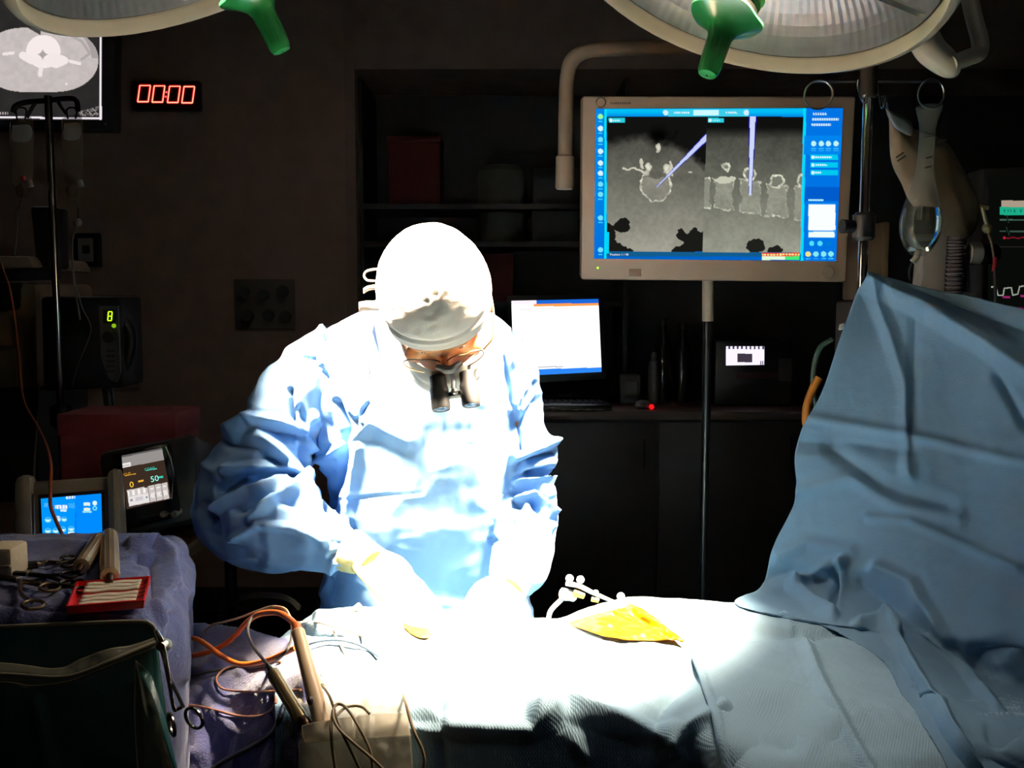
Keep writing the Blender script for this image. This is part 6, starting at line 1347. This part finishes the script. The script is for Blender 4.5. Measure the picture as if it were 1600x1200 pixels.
    fold = [
        ([(359, 676), (390, 655), (424, 693), (455, 724)], 15, 0.020, 1.0), ([(402, 668), (440, 676), (476, 684)], 17, -0.022), ([(400, 655), (440, 660), (474, 672), (490, 700)], 12, 0.016, 1.0),
        ([(352, 733), (400, 729), (452, 727)], 12, 0.018, 1.0), ([(455, 724), (470, 755), (502, 788)], 12, 0.014), ([(345, 765), (385, 742), (448, 746)], 14, -0.016), ([(335, 797), (388, 767), (448, 752)], 11, 0.018, 1.0),
        ([(372, 797), (424, 768)], 13, -0.014), ([(392, 810), (433, 776), (473, 756)], 12, 0.016, 1.0), ([(440, 780), (480, 785), (500, 785)], 15, -0.012), ([(406, 820), (462, 826), (505, 845)], 12, 0.012, 1.0),
        ([(322, 798), (326, 806)], 16, -0.024), ([(360, 845), (400, 822)], 9, 0.012), ([(330, 815), (350, 850), (400, 880)], 20, -0.008), ([(360, 690), (405, 700), (430, 722)], 16, -0.010), ([(470, 700), (478, 740), (486, 760)], 9, -0.014), ([(500, 700), (515, 725), (500, 750), (482, 760)], 9, 0.014, 1.0),
        ([(468, 640), (490, 690), (495, 715)], 10, -0.010), ([(490, 645), (478, 672)], 8, 0.010, 1.0), ([(495, 650), (510, 690), (505, 720), (530, 700)], 10, 0.010, 1.0), ([(525, 630), (540, 670), (535, 730), (512, 790)], 12, -0.020), ([(540, 600), (550, 640), (565, 655)], 8, 0.008), ([(562, 655), (575, 630)], 6, -0.008),
        ([(455, 610), (462, 660)], 7, -0.010), ([(470, 555), (490, 560), (510, 590)], 7, -0.010), ([(520, 520), (490, 538)], 8, -0.006),
        ([(545, 690), (580, 660), (640, 690)], 22, 0.008), ([(520, 782), (590, 775), (660, 771)], 4, -0.0018, 1.0), ([(560, 700), (550, 760), (540, 815)], 14, 0.008),
        ([(560, 870), (520, 880), (500, 950)], 10, 0.006), ([(520, 845), (545, 850)], 6, -0.008), ([(515, 870), (540, 862)], 7, -0.008), ([(530, 880), (545, 872)], 5, 0.006),
        # right sleeve
        ([(812, 662), (838, 628)], 9, -0.012), ([(800, 640), (822, 600)], 7, 0.008, 1.0), ([(838, 600), (848, 650), (835, 690)], 9, -0.012), ([(808, 730), (838, 716), (868, 707)], 10, -0.018), ([(810, 715), (845, 700), (866, 690)], 8, 0.012, 1.0), ([(826, 742), (856, 735)], 10, -0.018), ([(805, 752), (835, 746), (860, 752)], 7, 0.014, 1.0), ([(800, 768), (835, 760), (866, 780)], 9, -0.013), ([(805, 780), (836, 772), (866, 800)], 7, 0.012, 1.0), ([(833, 782), (850, 806), (866, 816)], 10, -0.018), ([(800, 784), (812, 790)], 9, -0.012), ([(840, 818), (862, 826)], 8, 0.010, 1.0), ([(770, 845), (800, 815)], 9, -0.010),
        ([(815, 560), (808, 600), (812, 640)], 7, 0.010, 1.0), ([(790, 550), (802, 620), (812, 700)], 9, -0.012), ([(735, 590), (745, 640)], 20, -0.005),
    ]
    h = np.where(facing, creases(q, fold), 0)*1.35
    arm = np.where((q[:, 0] < 520) | (q[:, 0] > 800), 1.0, 0.5)
    h = h + arm*(0.006*fbm(V*np.array([14, 14, 14]), 3, 31) - 0.016*(np.abs(fbm(V*np.array([9, 6, 19]), 2, 37))-0.2)) - 0.010*(np.abs(fbm(V*np.array([20, 14, 10]), 2, 41))-0.2)*np.where(arm < 1, 0.5, 1)
    V2 = V + N*h[:, None]; set_co(me, V2)
    gown = add_mesh('gown', me, gown_m, root, 180)
    # neck binding and ties
    wire('collar_tie', [(585, 492, 1.80), (575, 540, 1.745), (578, 600, 1.735), (600, 650, 1.735)], 0.004, M('pale_binding', (200, 205, 230), 0.7), gown)
    # ---- gloves
    gm = M('cream_latex', (226, 214, 150), 0.38, bump=0.1, bscale=90)
    def hand(W, K, nrm, thumb_up, cuff_from, nm, curl=(38, 48, 30), spread=0.0):
        W, K = Vector(W), Vector(K); d = (K-W).normalized(); n = Vector(nrm); n = (n-d*n.dot(d)).normalized(); s = d.cross(n).normalized()
        if s.dot(Vector(thumb_up)) < 0: s = -s        # s: thumb side
        bm = NB(); L = (K-W).length
        tube(bm, [cuff_from, (Vector(cuff_from)+W)/2, W, W+d*0.02], [0.040, 0.036, 0.030, 0.030], 18, 24)
        for i, (o, ln) in enumerate(((0.030, 0.92), (0.010, 1.0), (-0.011, 0.95), (-0.030, 0.80))):
            k = K + s*o*0.86 - n*0.002 - d*(0.004*abs(i-1)); w0 = W + s*o*0.5
            tube(bm, [w0, (w0+k)/2-n*0.002, k], [0.017, 0.0155, 0.0115], 12, 12)
            p = k; a = 0; pts = [k-d*0.004]; rad = [0.0108]
            for seg, (l, c) in enumerate(zip((0.043, 0.027, 0.021), curl)):
                a += math.radians(c+4*i); dv = d*math.cos(a)+n*math.sin(a)+s*spread*(1.5-i); p = p+dv*l*ln; pts.append(p); rad.append((0.0096, 0.0088, 0.0070)[seg])
            tube(bm, pts, rad, 12, 22)
        b0 = W + s*0.018 + d*0.012 + n*0.006
        tube(bm, [b0, b0+s*0.020+d*0.026+n*0.014, b0+s*0.020+d*0.055+n*0.030, b0+s*0.006+d*0.078+n*0.040], [0.016, 0.0135, 0.0108, 0.0082], 12, 22)
        m = remesh(bm, 0.0022, 3); V, N = mesh_arrays(m); set_co(m, V + N*(0.0009*fbm(V*np.array([70, 70, 30]), 2, 5))[:, None]); return add_mesh(nm, m, gm, root, 180)
    gl = hand(P(572, 872, 1.636), P(642, 938, 1.565), (0.25, 0.45, -0.85), (-0.1, 0.3, 0.9), P(546, 860, 1.653), 'glove', (30, 50, 34)); gl['label'] = 'cream rubber glove on the hand at the left'
    gr = hand(P(799, 910, 1.59), P(770, 968, 1.515), (-0.55, 0.1, -0.75), (0.2, 0.3, 0.9), P(802, 898, 1.625), 'glove', (28, 46, 30)); gr['label'] = 'brightly lit rubber glove on the hand at the right'
    # ---- cap
    capm = M('white_cap_fabric', (226, 218, 208), 0.75, bump=0.2, bscale=300)
    rx, ry, rz = 0.0935, 0.109, 0.119; seg, nr = 120, 46; G = np.zeros((nr, seg+1, 3)); loc = np.zeros((nr, seg+1, 3))
    for i in range(nr):
        for k in range(seg+1):
            a = 2*math.pi*k/seg; fr = 0.5+0.5*math.sin(a)  # 1 at the face side
            rim = -0.052+0.068*fr**1.1; zt = 0.02
            tmax = math.acos(max(-1, min(1, (rim-zt)/rz))); t = 0.0003+(tmax-0.0003)*i/(nr-1)
            sq = 2.25; s_, c_ = math.sin(t), math.cos(t); band = max(0, (i-nr*0.83)/(nr*0.17)); tight = 1-0.055*band**0.7
            r_ = (abs(s_)**(2/sq))*tight
            loc[i, k] = (rx*r_*math.cos(a), ry*r_*math.sin(a)-0.004, zt+rz*math.copysign(abs(c_)**(2/sq), c_))
    flat = loc.reshape(-1, 3); up = np.clip((flat[:, 2]+0.01)/0.05, 0, 1)
    dn = flat/np.linalg.norm(flat, axis=1)[:, None]
    hh = 0.0026*(np.abs(fbm(flat*np.array([34, 34, 60]), 3, 3))-0.25)*-2*np.minimum(up+0.25, 1) + 0.0015*fbm(flat*12, 2, 9)
    ang = np.arctan2(flat[:, 1], flat[:, 0]); rowi = np.repeat(np.arange(nr), seg+1)
    bandm = (rowi > nr*0.84); hh = np.where(bandm, 0.0016*np.sin(rowi*1.9)*(0.4+0.6*(flat[:, 0] < 0.02)), hh); hh = hh - 0.0045*np.exp(-((rowi-nr*0.83)/1.1)**2)
    flat = flat + dn*hh[:, None]
    # keep the seam closed
    loc = flat.reshape(nr, seg+1, 3); loc[:, -1] = loc[:, 0]
    E3 = np.array([list(ex), list(ef), list(eu)]); G = loc @ E3 + np.array(HC)
    cap = sheet_mesh('cap', G, capm, root, 0.0025)
    tm = M('cap_tie', (228, 216, 202), 0.7)
    def ribbon(pts, w2, nm='tie'):
        R = [[P(x, y-w2, Y) for x, y, Y in pts], [P(x, y, Y-0.004) for x, y, Y in pts], [P(x, y+w2, Y) for x, y, Y in pts]]
        return sheet_mesh(nm, net(R, 6, 30), tm, cap, 0.002)
    wire('tie', [(600, 422, 1.70), (586, 421, 1.71), (573, 424, 1.715), (569, 431, 1.715), (574, 438, 1.712), (586, 439, 1.705), (600, 437, 1.70)], 0.0022, tm, cap)
    ribbon([(604, 452, 1.70), (588, 449, 1.71), (576, 450, 1.715), (568, 455, 1.715)], 3.5)
    ribbon([(610, 478, 1.70), (592, 478, 1.71), (575, 478, 1.72), (561, 480, 1.72)], 7.5)
    # ---- mask
    mk = M('white_mask_paper', (236, 230, 220), 0.7, bump=0.15, bscale=250)
    rows = []
    for v in np.linspace(0, 1, 9):
        r = []
        for u in np.linspace(-1, 1, 15):
            a = u*math.radians(98); el = math.radians(38-118*v+(-10)*abs(u)*(0.5-v))
            x = 0.078*math.sin(a)*math.cos(el)**0.6; y = 0.022+0.102*math.cos(a)*math.cos(el)+0.006; z = -0.076+0.066*math.sin(el)-0.012*(abs(u)**2)*(v-0.5)
            if abs(u) > 0.6: y -= 0.01*(abs(u)-0.6)
            r.append(H(x, y, z))
        rows.append(r)
    Gm = net(rows, 40, 60); n_ = grid_normals(Gm); ridx = np.linspace(0, 1, 40)[:, None]
    Gm = Gm + n_*(0.0018*np.sin(ridx*math.pi*7)*(np.abs(ridx-0.5) < 0.32))[:, :, None]
    mask = sheet_mesh('mask', Gm, mk, root, 0.002)
    for s in (-1, 1): wire('mask_strap', [H(s*0.076, 0.03, -0.05), H(s*0.086, -0.01, -0.045), H(s*0.085, -0.05, -0.04)], 0.0022, mk, mask)
    # ---- loupes
    bk = M('loupe_black', (9, 8, 8), 0.6); fm = M('frame_metal', (150, 120, 90), 0.25, 1.0); lens = M('lens_glass', (238, 232, 222), 0.03, alpha=0.12, coat=1.0)
    lp = thing('loupes', None, None, tuple(H(0, 0.11, -0.02))); lp.parent = root; lp.location = H(0, 0.11, -0.02)-root.location
    for s in (-1, 1):
        cx = s*0.036
        pts = [H(cx+0.031*math.cos(a), 0.104-0.010*abs(math.cos(a))*(s*math.cos(a) > 0), -0.022+0.021*math.sin(a)) for a in np.linspace(0, 2*math.pi, 25)]
        bm = NB(); tube(bm, pts, 0.0013, 6, smooth=False, cap=False); fr_ = add_bm('rim', bm, fm, lp)
        bm = NB(); fv = [bm.verts.new(H(cx+0.030*math.cos(a), 0.104-0.010*abs(math.cos(a))*(s*math.cos(a) > 0), -0.022+0.020*math.sin(a))) for a in np.linspace(0, 2*math.pi, 24, endpoint=False)]
        cv = bm.verts.new(H(cx, 0.107, -0.022))
        for k in range(24): bm.faces.new([fv[k], fv[(k+1) % 24], cv])
        add_bm('lens', bm, lens, lp)
        bm = NB(); tube(bm, [H(s*0.068, 0.094, -0.012), H(s*0.086, 0.07, -0.014), H(s*0.0915, 0.02, -0.020), H(s*0.090, -0.03, -0.026)], 0.0022, 8, 30); add_bm('temple', bm, fm if s > 0 else M('pale_temple', (200, 178, 150), 0.4), lp)
        bd = (ef*0.98 - eu*0.18).normalized()
        b0 = H(0.010+s*0.025, 0.113, -0.045); 
        bm = NB(); lathe(bm, [(0.0105, 0), (0.0138, 0.002), (0.0142, 0.020), (0.0158, 0.024), (0.0160, 0.056), (0.0145, 0.060), (0.013, 0.058)], b0, bd, 26); br = add_bm('barrel', bm, bk, lp)
        bm = NB(); lathe(bm, [(0.0128, 0), (0.007, 0.0025), (0.0005, 0.003)], b0+bd*0.0575, bd, 20); add_bm('front_lens', bm, M('front_glass', (30, 34, 40), 0.05), br)
    bm = NB(); tube(bm, [H(-0.012, 0.114, -0.012), H(0.010, 0.122, -0.014), H(0.030, 0.114, -0.010)], [0.006, 0.010, 0.006], 12, 16, squash=0.7); add_bm('bridge_mount', bm, bk, lp)
    bm = NB(); tube(bm, [H(0.010, 0.124, -0.018), H(0.012, 0.134, -0.030), H(0.010, 0.140, -0.044)], [0.003, 0.004, 0.005], 10, 14); add_bm('hinge', bm, steel, lp)
    bm = NB(); a = H(-0.012, 0.150, -0.052); b = H(0.032, 0.150, -0.052); tube(bm, [a, b], 0.0062, 12, 6); cb = add_bm('cross_bar', bm, bk, lp)
    bm = NB(); ball(bm, H(0.010, 0.146, -0.047), 0.006, 12); add_bm('adjust_knob', bm, steel, cb)
surgeon()
